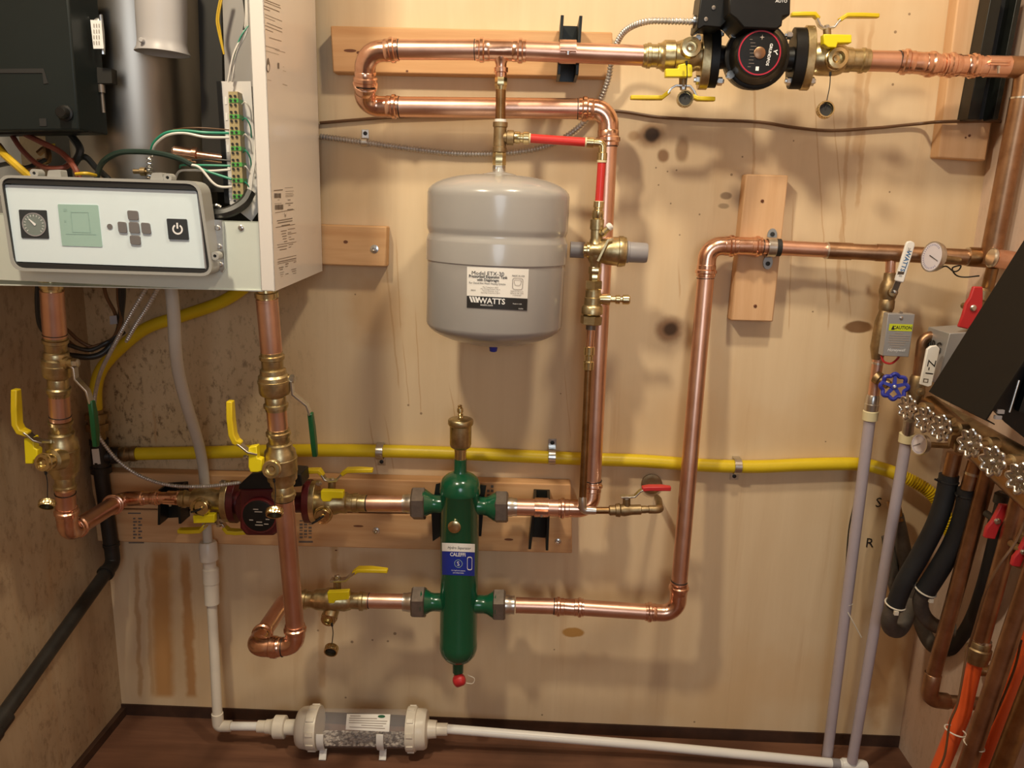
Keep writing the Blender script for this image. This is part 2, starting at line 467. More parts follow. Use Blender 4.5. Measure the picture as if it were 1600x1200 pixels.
WIREBLACK = mat('black_wire', (0.02, 0.02, 0.018), 0.42)
WIREBROWN = mat('brown_wire', (0.14, 0.065, 0.025), 0.5, var=0.2, scale=20)
WIREYEL = mat('yellow_wire', (0.62, 0.40, 0.02), 0.42)
WIRERED = mat('rust_red_wire', (0.20, 0.05, 0.03), 0.45)
TIEWHITE = mat('white_nylon_tie', (0.66, 0.60, 0.50), 0.45)
BEADS = mat('marble_chips', (0.58, 0.52, 0.47), 0.7, col2=(0.10, 0.085, 0.08), scale=110)
PINE = wood('pine_board', (0.70, 0.43, 0.22), (0.55, 0.29, 0.125), 'X', 7.0)
PINEV = wood('pine_board_upright', (0.72, 0.47, 0.27), (0.60, 0.35, 0.18), 'Z', 7.0)
KNOT = mat('pine_knot', (0.16, 0.055, 0.02), 0.6)
ZBOX = mat('grey_metal_plate', (0.40, 0.40, 0.41), 0.36, 0.45)
CLEAR = mat('clear_acrylic', (0.90, 0.86, 0.86), 0.06, trans=0.0, alpha=0.13)

def chips():
    m, nt, b = nodes('marble_chip_bed'); N, Lk = nt.nodes, nt.links
    tc = N.new('ShaderNodeTexCoord'); v = N.new('ShaderNodeTexVoronoi'); v.inputs['Scale'].default_value = 130
    Lk.new(tc.outputs['Object'], v.inputs['Vector'])
    cr = N.new('ShaderNodeValToRGB'); cr.color_ramp.elements[0].position = 0.35; cr.color_ramp.elements[0].color = (0.55, 0.49, 0.44, 1)
    cr.color_ramp.elements[1].position = 0.75; cr.color_ramp.elements[1].color = (0.11, 0.085, 0.075, 1)
    Lk.new(v.outputs['Distance'], cr.inputs['Fac']); Lk.new(cr.outputs['Color'], b.inputs['Base Color']); b.inputs['Roughness'].default_value = 0.7
    bp = N.new('ShaderNodeBump'); bp.inputs['Strength'].default_value = 0.8; bp.inputs['Distance'].default_value = 0.003; bp.invert = True
    Lk.new(v.outputs['Distance'], bp.inputs['Height']); Lk.new(bp.outputs['Normal'], b.inputs['Normal'])
    return m
BEADS = chips()
# ---------------------------------------------------------------- the room
cL = V(190, 1098, 0.0); cR = V(1404, 1160, 0.0)
XL, XR = cL.x, cR.x
ZB = 0.026                       # the plywood stops short of the floor
CEIL, YF = 2.45, -3.4
def w(px, py): 
    q = V(px, py, 0); return q.x, q.z
spots = []
def spot(px, py, rx, ry, col, soft=0.6, top=1.0):
    x, z = w(px, py); spots.append((x, z, rx*0.00142, ry*0.00142, col, soft, top))
burn = (0.035, 0.018, 0.010); tan_ = (0.34, 0.17, 0.06); org = (0.48, 0.20, 0.045)
spot(1018, 211, 19, 18, (0.25, 0.12, 0.05), 0.8, 0.7); spot(1019, 211, 11, 11, burn, 0.6, 0.95)
spot(1036, 243, 8, 9, (0.22, 0.10, 0.04), 0.7, 0.8); spot(1066, 232, 9, 18, (0.25, 0.13, 0.06), 0.8, 0.7); spot(990, 212, 8, 7, tan_, 0.8, 0.5)
spot(1046, 515, 20, 20, (0.22, 0.10, 0.045), 0.8, 0.8); spot(1048, 514, 11, 10, burn, 0.7, 0.8)
spot(1343, 511, 22, 9, (0.17, 0.075, 0.025), 0.35, 0.9)
spot(1135, 306, 8, 5, (0.20, 0.13, 0.08), 0.5, 0.75); spot(1131, 322, 8, 4, (0.22, 0.15, 0.09), 0.5, 0.6)
spot(895, 988, 18, 9, (0.42, 0.20, 0.03), 0.3, 0.85)
spot(1385, 1000, 26, 150, (0.42, 0.21, 0.07), 0.9, 0.75)
spot(585, 480, 40, 60, (0.55, 0.29, 0.10), 0.9, 0.4); spot(240, 1020, 24, 70, (0.62, 0.44, 0.26), 0.9, 0.0)
for (a, b, s_) in ((1093, 335, 2.2), (1062, 367, 1.8), (1048, 318, 2), (555, 460, 2.2), (638, 633, 2.8), (658, 646, 3.2), (876, 615, 2), (866, 1015, 2), (1085, 1128, 2.5), (1390, 300, 2),
                  (1399, 50, 3), (1421, 22, 3), (1395, 132, 3), (1270, 487, 2.2), (1290, 690, 2), (1025, 262, 2), (1043, 268, 2), (1057, 266, 2), (1029, 289, 2), (1143, 273, 3), (1240, 220, 2), (1160, 245, 2),
                  (497, 985, 3), (550, 1003, 4), (617, 990, 4), (582, 1000, 3), (606, 1002, 3), (540, 1090, 2.5), (847, 1117, 2.5), (1085, 500, 2), (1105, 512, 2)):
    spot(a, b, s_*.62, s_*.62, (0.16, 0.09, 0.05), 0.5, 0.7)
drips = []
def drip(px, y0, y1, wpx, lean, col=(0.47, 0.25, 0.10), top=0.42):
    x, z1 = w(px, y0); x2, z0 = w(px+lean, y1)
    drips.append((x, z0, z1, wpx*0.0014, (x2-x)/(z0-z1), col, top))
for a in ((628, 520, 640, 1.2, 12), (648, 470, 650, 1.3, 10), (600, 380, 610, 2.0, 24), (618, 360, 520, 1.5, 8), (880, 560, 690, 0.9, 12), (1270, 120, 480, 1.5, 24), (1300, 150, 500, 1.4, 30),
          (1330, 140, 480, 4.5, -22), (1240, 300, 520, 1.5, -8), (575, 640, 780, 1.8, 20), (600, 640, 740, 1.6, 16), (1345, 20, 250, 9, -6), (500, 880, 1080, 9, 4), (1378, 420, 760, 14, -24), (240, 620, 700, 3, 4),
          (1296, 430, 520, 2, -2), (228, 860, 1090, 5, 10), (1180, 100, 300, 3, -4), (1060, 400, 470, 2, 2), (700, 590, 700, 1.4, 20), (1365, 10, 330, 5, -26)):
    drip(*a)
drip(250, 840, 1094, 27, 6, (0.50, 0.24, 0.07), .85); drip(288, 850, 1094, 13, 12, (0.46, 0.21, 0.06), .8); drip(520, 740, 900, 8, 4, (0.50, 0.30, 0.12), .6); drip(212, 860, 1094, 6, 8, (0.46, 0.25, 0.10), .6); drip(330, 850, 1094, 9, 8, (0.55, 0.36, 0.16), .5)
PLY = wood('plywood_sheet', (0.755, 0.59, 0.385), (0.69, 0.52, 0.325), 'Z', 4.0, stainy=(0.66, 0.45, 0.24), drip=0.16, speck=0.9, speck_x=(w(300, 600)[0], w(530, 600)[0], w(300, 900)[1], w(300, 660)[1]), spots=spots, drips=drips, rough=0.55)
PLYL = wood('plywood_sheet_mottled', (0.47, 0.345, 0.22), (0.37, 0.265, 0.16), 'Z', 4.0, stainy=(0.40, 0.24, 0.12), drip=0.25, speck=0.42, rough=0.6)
PLYR = wood('plywood_sheet_pale', (0.68, 0.53, 0.43), (0.57, 0.42, 0.32), 'Z', 4.0, stainy=(0.52, 0.31, 0.19), drip=0.2, speck=0.16, rough=0.6)
FLOORM = wood('stained_floor_boards', (0.22, 0.105, 0.062), (0.12, 0.055, 0.034), 'X', 6.0, stainy=(0.06, 0.028, 0.018), rough=0.45)
TRIMM = mat('dark_stained_trim', (0.060, 0.026, 0.014), 0.6, var=0.4, scale=20)
PLASTER = mat('warm_plaster', (0.45, 0.38, 0.28), 0.8)
def slab(a, b): 
    c = (Vector(a)+Vector(b))/2; h = (Vector(b)-Vector(a))/2
    return MB().box(c, X3*h.x, Y3*h.y, Z3*h.z)
wall_back = structure('wall_back', slab((XL-0.1, 0, ZB), (XR+0.1, 0.05, CEIL)), PLY, flat=True)
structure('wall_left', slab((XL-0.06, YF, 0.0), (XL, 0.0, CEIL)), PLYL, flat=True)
structure('wall_right', slab((XR, YF, 0.0), (XR+0.06, 0.0, CEIL)), PLYR, flat=True)
structure('floor', slab((XL-0.1, YF-0.1, -0.05), (XR+0.1, 0.1, 0.0)), FLOORM, flat=True)
structure('ceiling', slab((XL-0.1, YF-0.1, CEIL), (XR+0.1, 0.1, CEIL+0.05)), PLASTER, flat=True)
structure('wall_front', slab((XL-0.1, YF-0.06, 0.0), (XR+0.1, YF, CEIL)), PLASTER, flat=True)
structure('baseboard_back', slab((XL, -0.004, 0.0), (XR, 0.03, ZB+0.004)), TRIMM, flat=True)
structure('baseboard_left', slab((XL, YF, 0.0), (XL+0.012, -0.004, 0.022)), TRIMM, flat=True)
# handwriting on the plywood, beside the pipes
ink = MB()
put_text(ink, 'S', V(1373, 785, 0.0012), X3, Z3, 0.033); ink.build('marker_letter', INK, wall_back, Vector(), flat=True)
ink = MB(); put_text(ink, 'R', V(1359, 848, 0.0012), X3, Z3, 0.033); ink.build('marker_letter', INK, wall_back, Vector(), flat=True)
# holes bored in the sheet
for (a, b, rr) in ((1018, 757, 12),):
    hb = MB(); c = V(a, b, 0.0015); hb.plate(circ(c, rr*0.0013, 20), Vector((0, 0.0012, 0))); hb.build('bored_hole', GASKET, wall_back, Vector(), flat=True)
# ---------------------------------------------------------------- boards screwed to the sheet
def board(label, q, th, m, screws=(), group=None, knots=()):
    t = Thing('wood_board', label, 'board', (*q[3], 0.0), group)
    t.add('plank', MB().plate([V(x, y, th) for x, y in q], Vector((0, th-0.0005, 0))), m, bevel=0.003)
    for (x, y, r) in screws:
        c = V(x, y, th+0.0002); k = K(c)
        s = t.add('screw', MB().lathe(c, TOV, [(-0.004, r*k*0.5), (0, r*k), (0.0012, r*k), (0.002, r*k*0.5), (0.0022, r*k*0.45), (0.0010, r*k*0.3)], 14), STEEL if r > 3.5 else KNOT)
    for (x, y, rx, rz) in knots:
        c = V(x, y, th+0.0006); k = K(c)
        t.add('knot', MB().plate([c+X3*(rx*k*cos(a*pi/8))+Z3*(rz*k*sin(a*pi/8)) for a in range(16)], Vector((0, 0.0005, 0))), KNOT)
    return t
board('long pine board behind the looped copper pipe, beside the white boiler', ((516, 40), (957, 50), (956, 121), (520, 113)), 0.038, PINE, knots=((560, 82, 3, 2), (547, 79, 10, 2.2), (636, 111, 2, 1.5)))
board('short pine board end sticking out under the white boiler', ((470, 350), (604, 354), (603, 417), (470, 413)), 0.038, PINE, screws=((585, 389, 6.5),), knots=((540, 378, 3.5, 2.5),))
bu = board('upper of the two long pine boards behind the red pump', ((136, 737), (892, 757), (893, 806), (150, 794)), 0.038, PINE, screws=(), knots=((735, 772, 2, 1.5),))
bl = board('lower of the two long pine boards behind the red pump', ((146, 796), (893, 808), (894, 865), (152, 846)), 0.038, PINE, screws=((588, 829, 5.5), (872, 846, 5)), knots=((560, 822, 8, 1.5), (795, 843, 7, 1.8), (525, 860, 2, 1)))
board('upright pine board under the clamped copper pipe, wall centre', ((1166, 272), (1232, 274), (1208, 503), (1142, 501)), 0.038, PINEV, screws=((1191, 314, 2.6), (1180, 478, 2.6)))
board('upright pine board in the corner behind the long black channel', ((1500, -30), (1585, -28), (1540, 251), (1466, 246)), 0.038, PINEV, knots=((1515, 212, 2, 2), (1509, 215, 1.5, 1.5)))

def stamp(b, rows):
    mb = MB()
    for x0, y0, x1, y1 in rows:
        mb.plate([V(x0, y0, .0384), V(x1, y0, .0384), V(x1, y1, .0384), V(x0, y1, .0384)], TOV*0.0002)
    b.add('lumber_stamp', mb, GREYINK, flat=True)
stamp(bl, [(467, 845, 489, 848)] + [(468+c*7, 813+i*5, 468+c*7+5, 813+i*5+(3 if (i+c) % 3 else 1.5)) for c in range(3) for i in range(6)])
stamp(bl, [(201, 847, 225, 849), (200, 801, 220, 803)] + [(208+c*8, 809+i*5, 208+c*8+(6 if (i+c) % 2 else 3.5), 809+i*5+2.6) for c in range(2) for i in range(7)])
stamp(bu, [(761+c*6, 758+i*7, 765+c*6, 762+i*7) for c in range(2) for i in range(5) if (c+i) % 3])
# ---------------------------------------------------------------- reusable hardware
def off(p, dx=0, dy=0, dd=0):
    return (p[0]+dx, p[1]+dy, p[2]+dd)
def toview(p, prof, seg=20, d=TOV, ph=0.0):
    "lathe that points out of the wall from px point p; prof (s, r) in px"
    A = pt(p); k = K(A)
    return MB().lathe(A, d, [(s*k, r*k) for s, r in prof], seg, ph)
def drain_port(t, p, r, reach=14, parent=None, aim=TOV):
    "threaded outlet facing the room, with an open bore"
    t.add('drain_port', toview(p, [(0, r*0.95), (reach*0.55, r*0.95), (reach*0.6, r*1.1), (reach*0.85, r*1.1), (reach*0.9, r), (reach*1.25, r), (reach*1.28, r*0.66), (reach*0.8, r*0.62), (reach*0.8, r*0.36), (reach*0.95, r*0.3), (reach*0.97, r*0.02)], d=aim), BRIGHTBRASS, parent)
def hung_cap(t, top, cap, r, aim, closed=False):
    "brass cap dangling from a rubber strap"
    a, c = pt(top), pt(cap); k = K(c); aim = aim.normalized()
    s = t.add('cap_strap', MB().sweep(smooth([a, a.lerp(c, 0.35)+X3*(2*k), a.lerp(c, 0.7)+X3*(1*k), c]), [0.9*2.2*k]*3+[0.75*k]*19+[1.4*k]*3, 8), GASKET)
    mb = MB().lathe(c-aim*(5*k), aim, [(0, 0.001), (0, r*0.75*k), (2*k, r*0.96*k), (3*k, r*k), (10*k, r*k), (10.2*k, r*0.95*k), (11.8*k, r*0.95*k), (11.8*k, r*0.80*k), (5*k, r*0.78*k), (5*k, 0.0005)], 40)
    for ring in (3, 4):
        for q in range(0, 40, 2):
            cc = c-aim*(5*k)+aim*((3 if ring == 3 else 10)*k); i = ring*40+q; mb.v[i] = cc+(mb.v[i]-cc)*0.93
    m = t.add('drain_cap', mb, BRIGHTBRASS)
    t.add('cap_seal', MB().lathe(c-aim*(1*k), aim, [(0, r*0.74*k), (2.0*k, r*0.74*k), (2.0*k, r*0.4*k), (2.0*k, 0.0005)], 20), GASKET, m)
def lever(t, pin, steel, grips, dw=11, grip_mat=YELGRIP, tk=3.0, gk=6.5, wdir=Y3, gw=15, nut=4.5):
    "bent steel bar with dipped vinyl grips; all px points; widths in px"
    S = [pt(p) for p in steel]; k = K(S[0])
    b = t.add('lever', MB().strap(S, dw*k, tk*k, wdir), STEEL, bevel=0.0006)
    for g in grips:
        G = [pt(p) for p in g]; n = len(G)
        ws = [gw*k*(0.75 if i == 0 else (0.62 if i == n-1 else 1.0)) for i in range(n)]
        t.add('grip', MB().strap(G, ws, gk*k, wdir), grip_mat, b, bevel=0.0018)
    if pin:
        p0, p1 = pt(pin[0]), pt(pin[1])
        t.add('stem', rod(p0, p1, [(0, 6), ((p1-p0).length/k, 6)], 14, k=k), OLDBRASS)
        t.add('stem_nut', rod(p1, p1+(p1-p0), [(-3, nut), (4, nut), (5, nut*0.7)], 6, k=k), STEEL)
def block(q, d, thick):
    "yellow moulded block from px corners"
    return MB().plate([V(x, y, d) for x, y in q], Vector((0, thick, 0)))
def hexnut(mb, A, B, s0, s1, r, k=None, ph=0.0):
    rod(A, B, [(s0, r*0.9), (s0+1.2, r), (s1-1.2, r), (s1, r*0.9)], 6, ph, mb=mb, k=k); return mb
def bolt(t, A, d, r, L, parent, m=STEEL):
    A = pt(A); k = K(A)
    t.add('flange_bolt', MB().lathe(A, d, [(-2*k, r*0.6*k), (0, r*0.6*k), (0, r*k), (L*k, r*k), (L*k, r*0.55*k), ((L+3)*k, r*0.5*k)], 6), m, parent)
def clip(px, py, d, r_px, label, group, tabs=1, mt=STEEL, width=11):
    "one- or two-hole strap over a pipe that runs along the wall"
    c = V(px, py, d); k = K(c); r = r_px*k
    t = Thing('pipe_clip', label, 'clip', V(px, py, 0), group)
    ringp = [c + Z3*(r*1.12*cos(a)) + TOV*(r*1.12*sin(a)) for a in [pi*i/12 for i in range(13)]]
    P = [Vector((c.x, -0.001, c.z+r*1.12))] + ringp + [Vector((c.x, -0.001, c.z-r*1.12))]
    t.add('saddle', MB().strap(P, width*k, 1.6*k, X3), mt, bevel=0.0004)
    for s in ([1] if tabs == 1 else [1, -1] if tabs == 2 else [-1]):
        a = Vector((c.x, -0.0012, c.z+s*r*1.1)); 
        tb = t.add('tab', MB().strap([a, a+Z3*(s*14*k)], (width+2)*k, 1.8*k, X3), mt, bevel=0.0006)
        e = a+Z3*(s*8*k)+TOV*(0.001)
        t.add('screw', MB().lathe(e, TOV, [(0, 3.2*k), (1*k, 3.2*k), (1.6*k, 2*k)], 12), GASKET, tb)
    return t
# ================================================================ looped copper line, upper wall
DU, DL = 0.150, 0.088
t = Thing('copper_pipe', 'bright looped copper pipe folding from the circulator back down to the green separator', 'pipe', (590, 120, DU))
A0, A1 = (619, 77.5, DU), (1008, 87, DU)
t.add('pipe', tube([A0, (752, 78, DU)], 15.3), COPPER)
t.add('pipe', tube([(812, 79, DU), A1], 15.3), COPPER)
t.add('tee_fitting', (lambda m: press([(810, 77.7, DU), (783, 93, DU), (783, 116, DU)], 9.5, cuff=0.022, ends=(0, 1), bend=0.004, seg=18) and m)(press([(744, 77.8, DU), (822, 79.5, DU)], 15.3, cuff=0.026)), FITTING)
mb = MB(); p, r = stations([V(783, 84, DU), V(783, 121, DU)], [(0, 0.0165), (0.012, 0.013), (0.018, 0.0105), (-0.018, 0.0103), (-0.017, 0.0135), (-0.009, 0.0135), (-0.008, 0.011), (-0.001, 0.011)])
t.add('tee_branch', mb.sweep(p, r, 18), FITTING)
t.add('elbow_fitting', press([(622, 77.5, DU), (570, 82, DU), (571, 134, (DU+DL)/2+0.012)], 15.6, bend=0.062, cuff=0.026), FITTING)
t.add('elbow_fitting', press([(571, 126, (DU+DL)/2+0.014), (569, 166, DL), (624, 167, DL)], 15.6, bend=0.060, cuff=0.026), FITTING)
t.add('pipe', tube([(619, 167, DL), (910, 170, DL)], 15.6), COPPER)
t.add('elbow_fitting', press([(904, 170, DL), (951, 172, DL), (950, 228, DL)], 15.4, bend=0.064, cuff=0.030), FITTING)
t.add('pipe', tube([(950, 224, DL), (925, 765, 0.115)], 14.6), COPPER)
t.add('elbow_fitting', press([(925.5, 752, 0.114), (923, 795, 0.125), (872, 794, 0.125)], 13.4, bend=0.035, cuff=0.024), FITTING)
t.add('pipe', tube([(880, 794, 0.125), (803, 792, 0.13)], 13.2), COPPER)
for a, b, r in (((742.5, 77.8, DU), (735, 77.8, DU), 15.3), ((622.5, 77.5, DU), (630, 77.5, DU), 15.3), ((623.5, 167, DL), (632, 167, DL), 15.6), ((903, 170, DL), (896, 170, DL), 15.6), ((950, 228.5, DL), (950, 234, DL), 14.6), ((925.6, 751, 0.114), (926, 745, 0.114), 14.6), ((571, 137, 0.128), (571, 130, 0.13), 16.4)):
    t.add('depth_mark', markring(a, b, r), INK)
# solder-like white band and collar at the union tail
# short tank drop: reducer nipple, tee, adaptor
t = Thing('brass_drop', 'slim brass drop with a tee, from the copper loop down to the grey tank', 'fitting', (782, 200, DU))
mb = MB(); hexnut(mb, (783, 118, DU), (782.5, 140, DU), 2, 17, 9.6); rod((783, 134, DU), (782.5, 140, DU), [(0, 9), (6, 8)], mb=mb)
t.add('hex_adaptor', mb, BRIGHTBRASS)
t.add('nipple', tube([(782.6, 136, DU), (781.8, 190, DU)], 7.9), TARN)
t.add('thread_tape', tube([(782, 186.5, DU), (781.8, 193, DU)], 9.2), PVCB)
mb = rod((781.8, 191, DU), (780.5, 236, DU), [(0, 11.5), (7, 11.5), (8, 10), (37, 10), (38, 11), (45, 11)])
rod((781.5, 214.5, DU), (803, 215.5, DU), [(0, 8), (10, 9), (11, 11.5), (21, 11.5)], mb=mb)
t.add('tee', mb, OLDBRASS)
t.add('hex_bushing', hexnut(MB(), (780.4, 236, DU), (780, 258, DU), 2, 22, 10.4), BRIGHTBRASS)
t.add('tank_nut', hexnut(rod((780, 255, DU), (779.6, 275, DU), [(0, 7), (18, 7)]), (780, 257, DU), (779.6, 270, DU), 1, 11, 10), STEEL)
# ---------------------------------------------------------------- red PEX make-up line
t = Thing('red_water_line', 'bright red plastic line with brass elbow beside the looped copper pipe', 'pipe', (870, 220, DU))
mb = rod((803, 215, DU), (828, 216, DU), [(0, 8.5), (3, 9.5), (9, 9.5), (10, 7.5), (14, 7.5), (15, 9.6), (23, 9.6), (24, 8)])
t.add('push_connector', mb, BRIGHTBRASS)
t.add('collar', tube([(825, 216, DU), (829, 216.2, DU)], 7.8), CREAM)
t.add('tubing', tube([(827, 216, DU), (918, 222.5, 0.158)], 6.9), REDPEX)
t.add('collar', tube([(914, 222.3, 0.158), (918, 222.5, 0.158)], 7.6), CREAM)
p, r = stations(fillet([V(917, 222.5, .158), V(942, 224, .16), V(940.6, 250, .16)], 0.008), [(0, .0098), (0.013, .0098), (0.014, .0075), (-0.014, .0075), (-0.013, .0098), (-0.0005, .0098)])
t.add('brass_elbow', MB().sweep(p, r, 18), BRIGHTBRASS)
t.add('collar', tube([(940.6, 249, .16), (940.4, 254, .16)], 7.6), CREAM)
t.add('tubing', tube([(940.4, 253, .16), (936, 317, .16)], 6.6), REDPEX)
# ---------------------------------------------------------------- black strut saddles
def strut_clamp(label, q, d, y_pipe, rp, wid, px_c, group=None, dd=0.038, bandm=COPPER, fd=1.0):
    t = Thing('strut_bracket', label, 'bracket', V(px_c, y_pipe, 0.04), group)
    # channel: back web and two side flanges
    (x0, y0), (x1, y1), (x2, y2), (x3, y3) = q
    top = [V(x0, y0, dd), V(x1, y1, dd), V(x2, y2, dd), V(x3, y3, dd)]
    t.add('channel_web', MB().plate([p+TOV*0.006 for p in top], Vector((0, 0.0055, 0))), STRUT)
    wv = (top[1]-top[0]).normalized()
    for s, (a, b) in ((1, (0, 3)), (-1, (1, 2))):
        e = [top[a], top[a]+wv*(s*0.006), top[b]+wv*(s*0.006), top[b]]
        t.add('channel_flange', MB().plate([p+TOV*((d-dd-rp*0.001)*fd) for p in e], Vector((0, (d-dd-rp*0.001)*fd-0.0005, 0))), STRUT, bevel=0.0008)
    c = V(px_c, y_pipe, d); k = K(c); r = rp*k
    pts = [c + Z3*(r*1.05*cos(a)) + TOV*(r*1.05*sin(a)) for a in [2*pi*i/28 for i in range(28)]]
    out = [c + Z3*(r*1.15*cos(a)) + TOV*(r*1.15*sin(a)) for a in [2*pi*i/28 for i in range(28)]]
    pts = [p-X3*(wid*k/2) for p in pts]; out = [p-X3*(wid*k/2) for p in out]
    band = t.add('clamp_band', MB().hoop(out, pts, X3*(wid*k)), bandm)
    e = c+TOV*(r*1.1)
    t.add('clamp_lug', MB().box(e+Z3*(1.6*k)+TOV*(4*k), X3*(wid*k*0.46), Y3*(5*k), Z3*(1.3*k)).box(e-Z3*(1.8*k)+TOV*(4*k), X3*(wid*k*0.46), Y3*(5*k), Z3*(1.3*k)), bandm, band)
    t.add('clamp_screw', MB().lathe(e-Z3*(8*k)+TOV*(4*k), Z3, [(0, 2*k), (3*k, 2*k), (3*k, 3.2*k), (6*k, 3.2*k)], 6), STEEL, band)
    return t
strut_clamp('black strut bracket gripping the upper run of the looped copper pipe', ((874, 41), (906, 42), (900, 129), (869, 128)), DU, 81, 15.3, 26, 887)
strut_clamp('black strut bracket gripping copper beside the green separator', ((834, 764), (859, 765), (856, 839), (826, 837)), 0.126, 793, 13.2, 22, 846, bandm=FITTING)
# ================================================================ black circulator, top
DP = 0.150
t = Thing('circulator_pump', 'black circulator pump with a red ringed nameplate, on the upper copper line', 'pump', (1177, 90, DP))
ctr = V(1176, 92, DP); kp = K(ctr)
mb = MB().lathe(ctr-TOV*0.03, TOV, [(0, 30*kp), (6*kp, 40*kp), (14*kp, 45*kp), (38*kp, 46*kp), (40*kp, 49*kp), (52*kp, 49*kp), (54*kp, 45*kp)], 36)
vol = t.add('pump_body', mb, BLACKCAST)
t.add('suction_neck', rod((1142, 90, DP), (1120, 89.5, DP), [(-16, 18), (-2, 17.5), (10, 17), (22, 18.5)]), BLACKCAST)
t.add('discharge_neck', rod((1208, 92, DP), (1236, 93, DP), [(-14, 18), (0, 17.5), (16, 17.5), (28, 19)]), BLACKCAST)
mc = V(1186.5, 83, DP+0.105)
base = ctr+TOV*0.034; ax = (mc-base)
km = K(mc)
motor = t.add('motor_housing', MB().lathe(base, ax, [(0, 43*kp), (0.02, 42*kp), (0.025, 40*kp), (ax.length-0.022, 38*km), (ax.length-0.014, 36.5*km), (ax.length-0.012, 34.5*km)], 40), BLACKPL)
t.add('nameplate', MB().lathe(mc, TOV, [(-0.020, 35.5*km), (-0.001, 35.5*km), (0.0008, 34.5*km), (0.001, 33*km)], 40), BLACKCAST, motor)
t.add('red_ring', MB().hoop(circ(mc+TOV*0.002, 33*km, 44), circ(mc+TOV*0.002, 31*km, 44), Vector((0, 0.0015, 0))), mat('red_ring_paint', (0.42, 0.012, 0.035), 0.4), motor)
t.add('vent_screw', MB().lathe(mc+TOV*0.001, TOV, [(0, 9*km), (0.0015, 9*km), (0.002, 8.2*km), (0.002, 0.0005)], 24), BROWN, motor)
def local(c, k, dx, dy, o=0.0012): return c + X3*(dx*k) - Z3*(dy*k) + TOV*o
tx = MB()
rot = radians(97); ux = X3*cos(-rot)+Z3*sin(-rot); uz = X3*sin(rot)+Z3*cos(rot)
put_text(tx, 'GRUNDFOS', local(mc, km, 15.5, 2), ux, uz, 6.2*km, bold=True); t.add('brand_lettering', tx, WHITEINK, motor, flat=True)
tx = MB()
for (dx, dy, r1) in ((23, -2, 20), (24.5, 1, -52)):
    a = radians(r1); c = local(mc, km, dx+1.5, dy-1.5); u = X3*cos(a)+Z3*sin(a); v_ = Z3*cos(a)-X3*sin(a)
    tx.plate([c+u*(s1*3.2*km)+v_*(s2*0.7*km) for s1, s2 in ((-1,-1),(1,-1),(1,1),(-1,1))], TOV*0.0002)
t.add('brand_emblem', tx, WHITEINK, motor, flat=True)
tx = MB()
for i in range(9):
    L = [8, 14, 17, 12, 16, 18, 13, 15, 9][i]
    c = local(mc, km, -19+L*0.25, -20+i*5); tx.plate([c, c+X3*(L*0.55*km), c+X3*(L*0.55*km)-Z3*(0.9*km), c-Z3*(0.9*km)], TOV*0.0002)
t.add('plate_print', tx, GREYINK, motor, flat=True)
tx = MB(); c = local(mc, km, -4, 20); tx.plate([c, c+X3*(5*km), c+X3*(5*km)-Z3*(6*km), c-Z3*(6*km)], TOV*0.0002); t.add('plate_mark', tx, WHITEINK, motor, flat=True)
tx = MB(); c = local(mc, km, 2, -23); tx.plate([c+X3*(4*km*cos(a*pi/4))*(1 if a % 2 == 0 else .3)+Z3*(4*km*sin(a*pi/4))*(1 if a % 2 == 0 else .3) for a in range(8)], TOV*0.0002); t.add('plate_star', tx, PALEINK, motor, flat=True)
for (x, y) in ((1141, 117), (1201, 121), (1147, 53), (1155, 38)):
    c = V(x, y, DP+0.036); t.add('housing_screw', MB().lathe(c, TOV, [(-0.008, 6*kp), (0.004, 6*kp), (0.004, 3.6*kp), (0.007, 3.4*kp)], 14), STEEL, vol)
# control box over the motor
q = [(1139, -14), (1236, -14), (1235, 24), (1224, 26), (1222, 40), (1214, 46), (1162, 44), (1150, 30), (1139, 22)]
bx = t.add('control_box', MB().plate([V(x, y, DP+0.115) for x, y in q], Vector((0, 0.10, 0))), BLACKPL, bevel=0.003)
tx = MB(); put_text(tx, 'AUTO', V(1221, 1.5, DP+0.1155), X3, Z3, 6*kp); t.add('box_lettering', tx, WHITEINK, bx, flat=True)
q = [(1096, -14), (1139, -14), (1139, 30), (1126, 43), (1100, 41), (1092, 46), (1089, 44), (1092, 18)]
cb = t.add('terminal_box', MB().plate([V(x, y, DP+0.075) for x, y in q], Vector((0, 0.065, 0))), BLACKPL, bevel=0.003)
for (x, q0) in ((1115, 12), (1103, 30)):
    c = V(x, q0, DP+0.0755); t.add('cover_screw', MB().lathe(c, TOV, [(0, 3*kp), (0.001, 3*kp), (0.0015, 1*kp)], 12), NUT, cb)
def flange(t, name, x0, x1, yt, yb, d, m, tilt=0):
    "oval two-bolt flange seen edge-on: plate between px x0 and x1"
    a = V((x0+x1)/2, (yt+yb)/2, d); k = K(a); h = (yb-yt)/2*k; hw = 26*k
    pts = [a + Z3*(h*cos(u))*(abs(cos(u))**0.0) + Y3*(hw*sin(u)*(1.0)) for u in [2*pi*i/28 for i in range(28)]]
    pts = [p-X3*((x1-x0)*k/2) for p in pts]
    return t.add(name, MB().plate(pts, X3*((x1-x0)*k)), m, bevel=0.0012)
fl = flange(t, 'pump_flange', 1107, 1121, 46, 135, DP, BLACKCAST)
fr = flange(t, 'pump_flange', 1236, 1254, 46, 137, DP, BLACKCAST)
for (x, y, f, s) in ((1121, 53, fl, 1), (1121, 127, fl, 1), (1236, 55, fr, -1), (1236, 127, fr, -1)):
    bolt(t, (x, y, DP+0.008), X3*s, 6.5, 7, f)
def iso_body(t, A, B, prof, d=None):
    return t.add('valve_body', rod(A, B, prof, 24), BRASS)
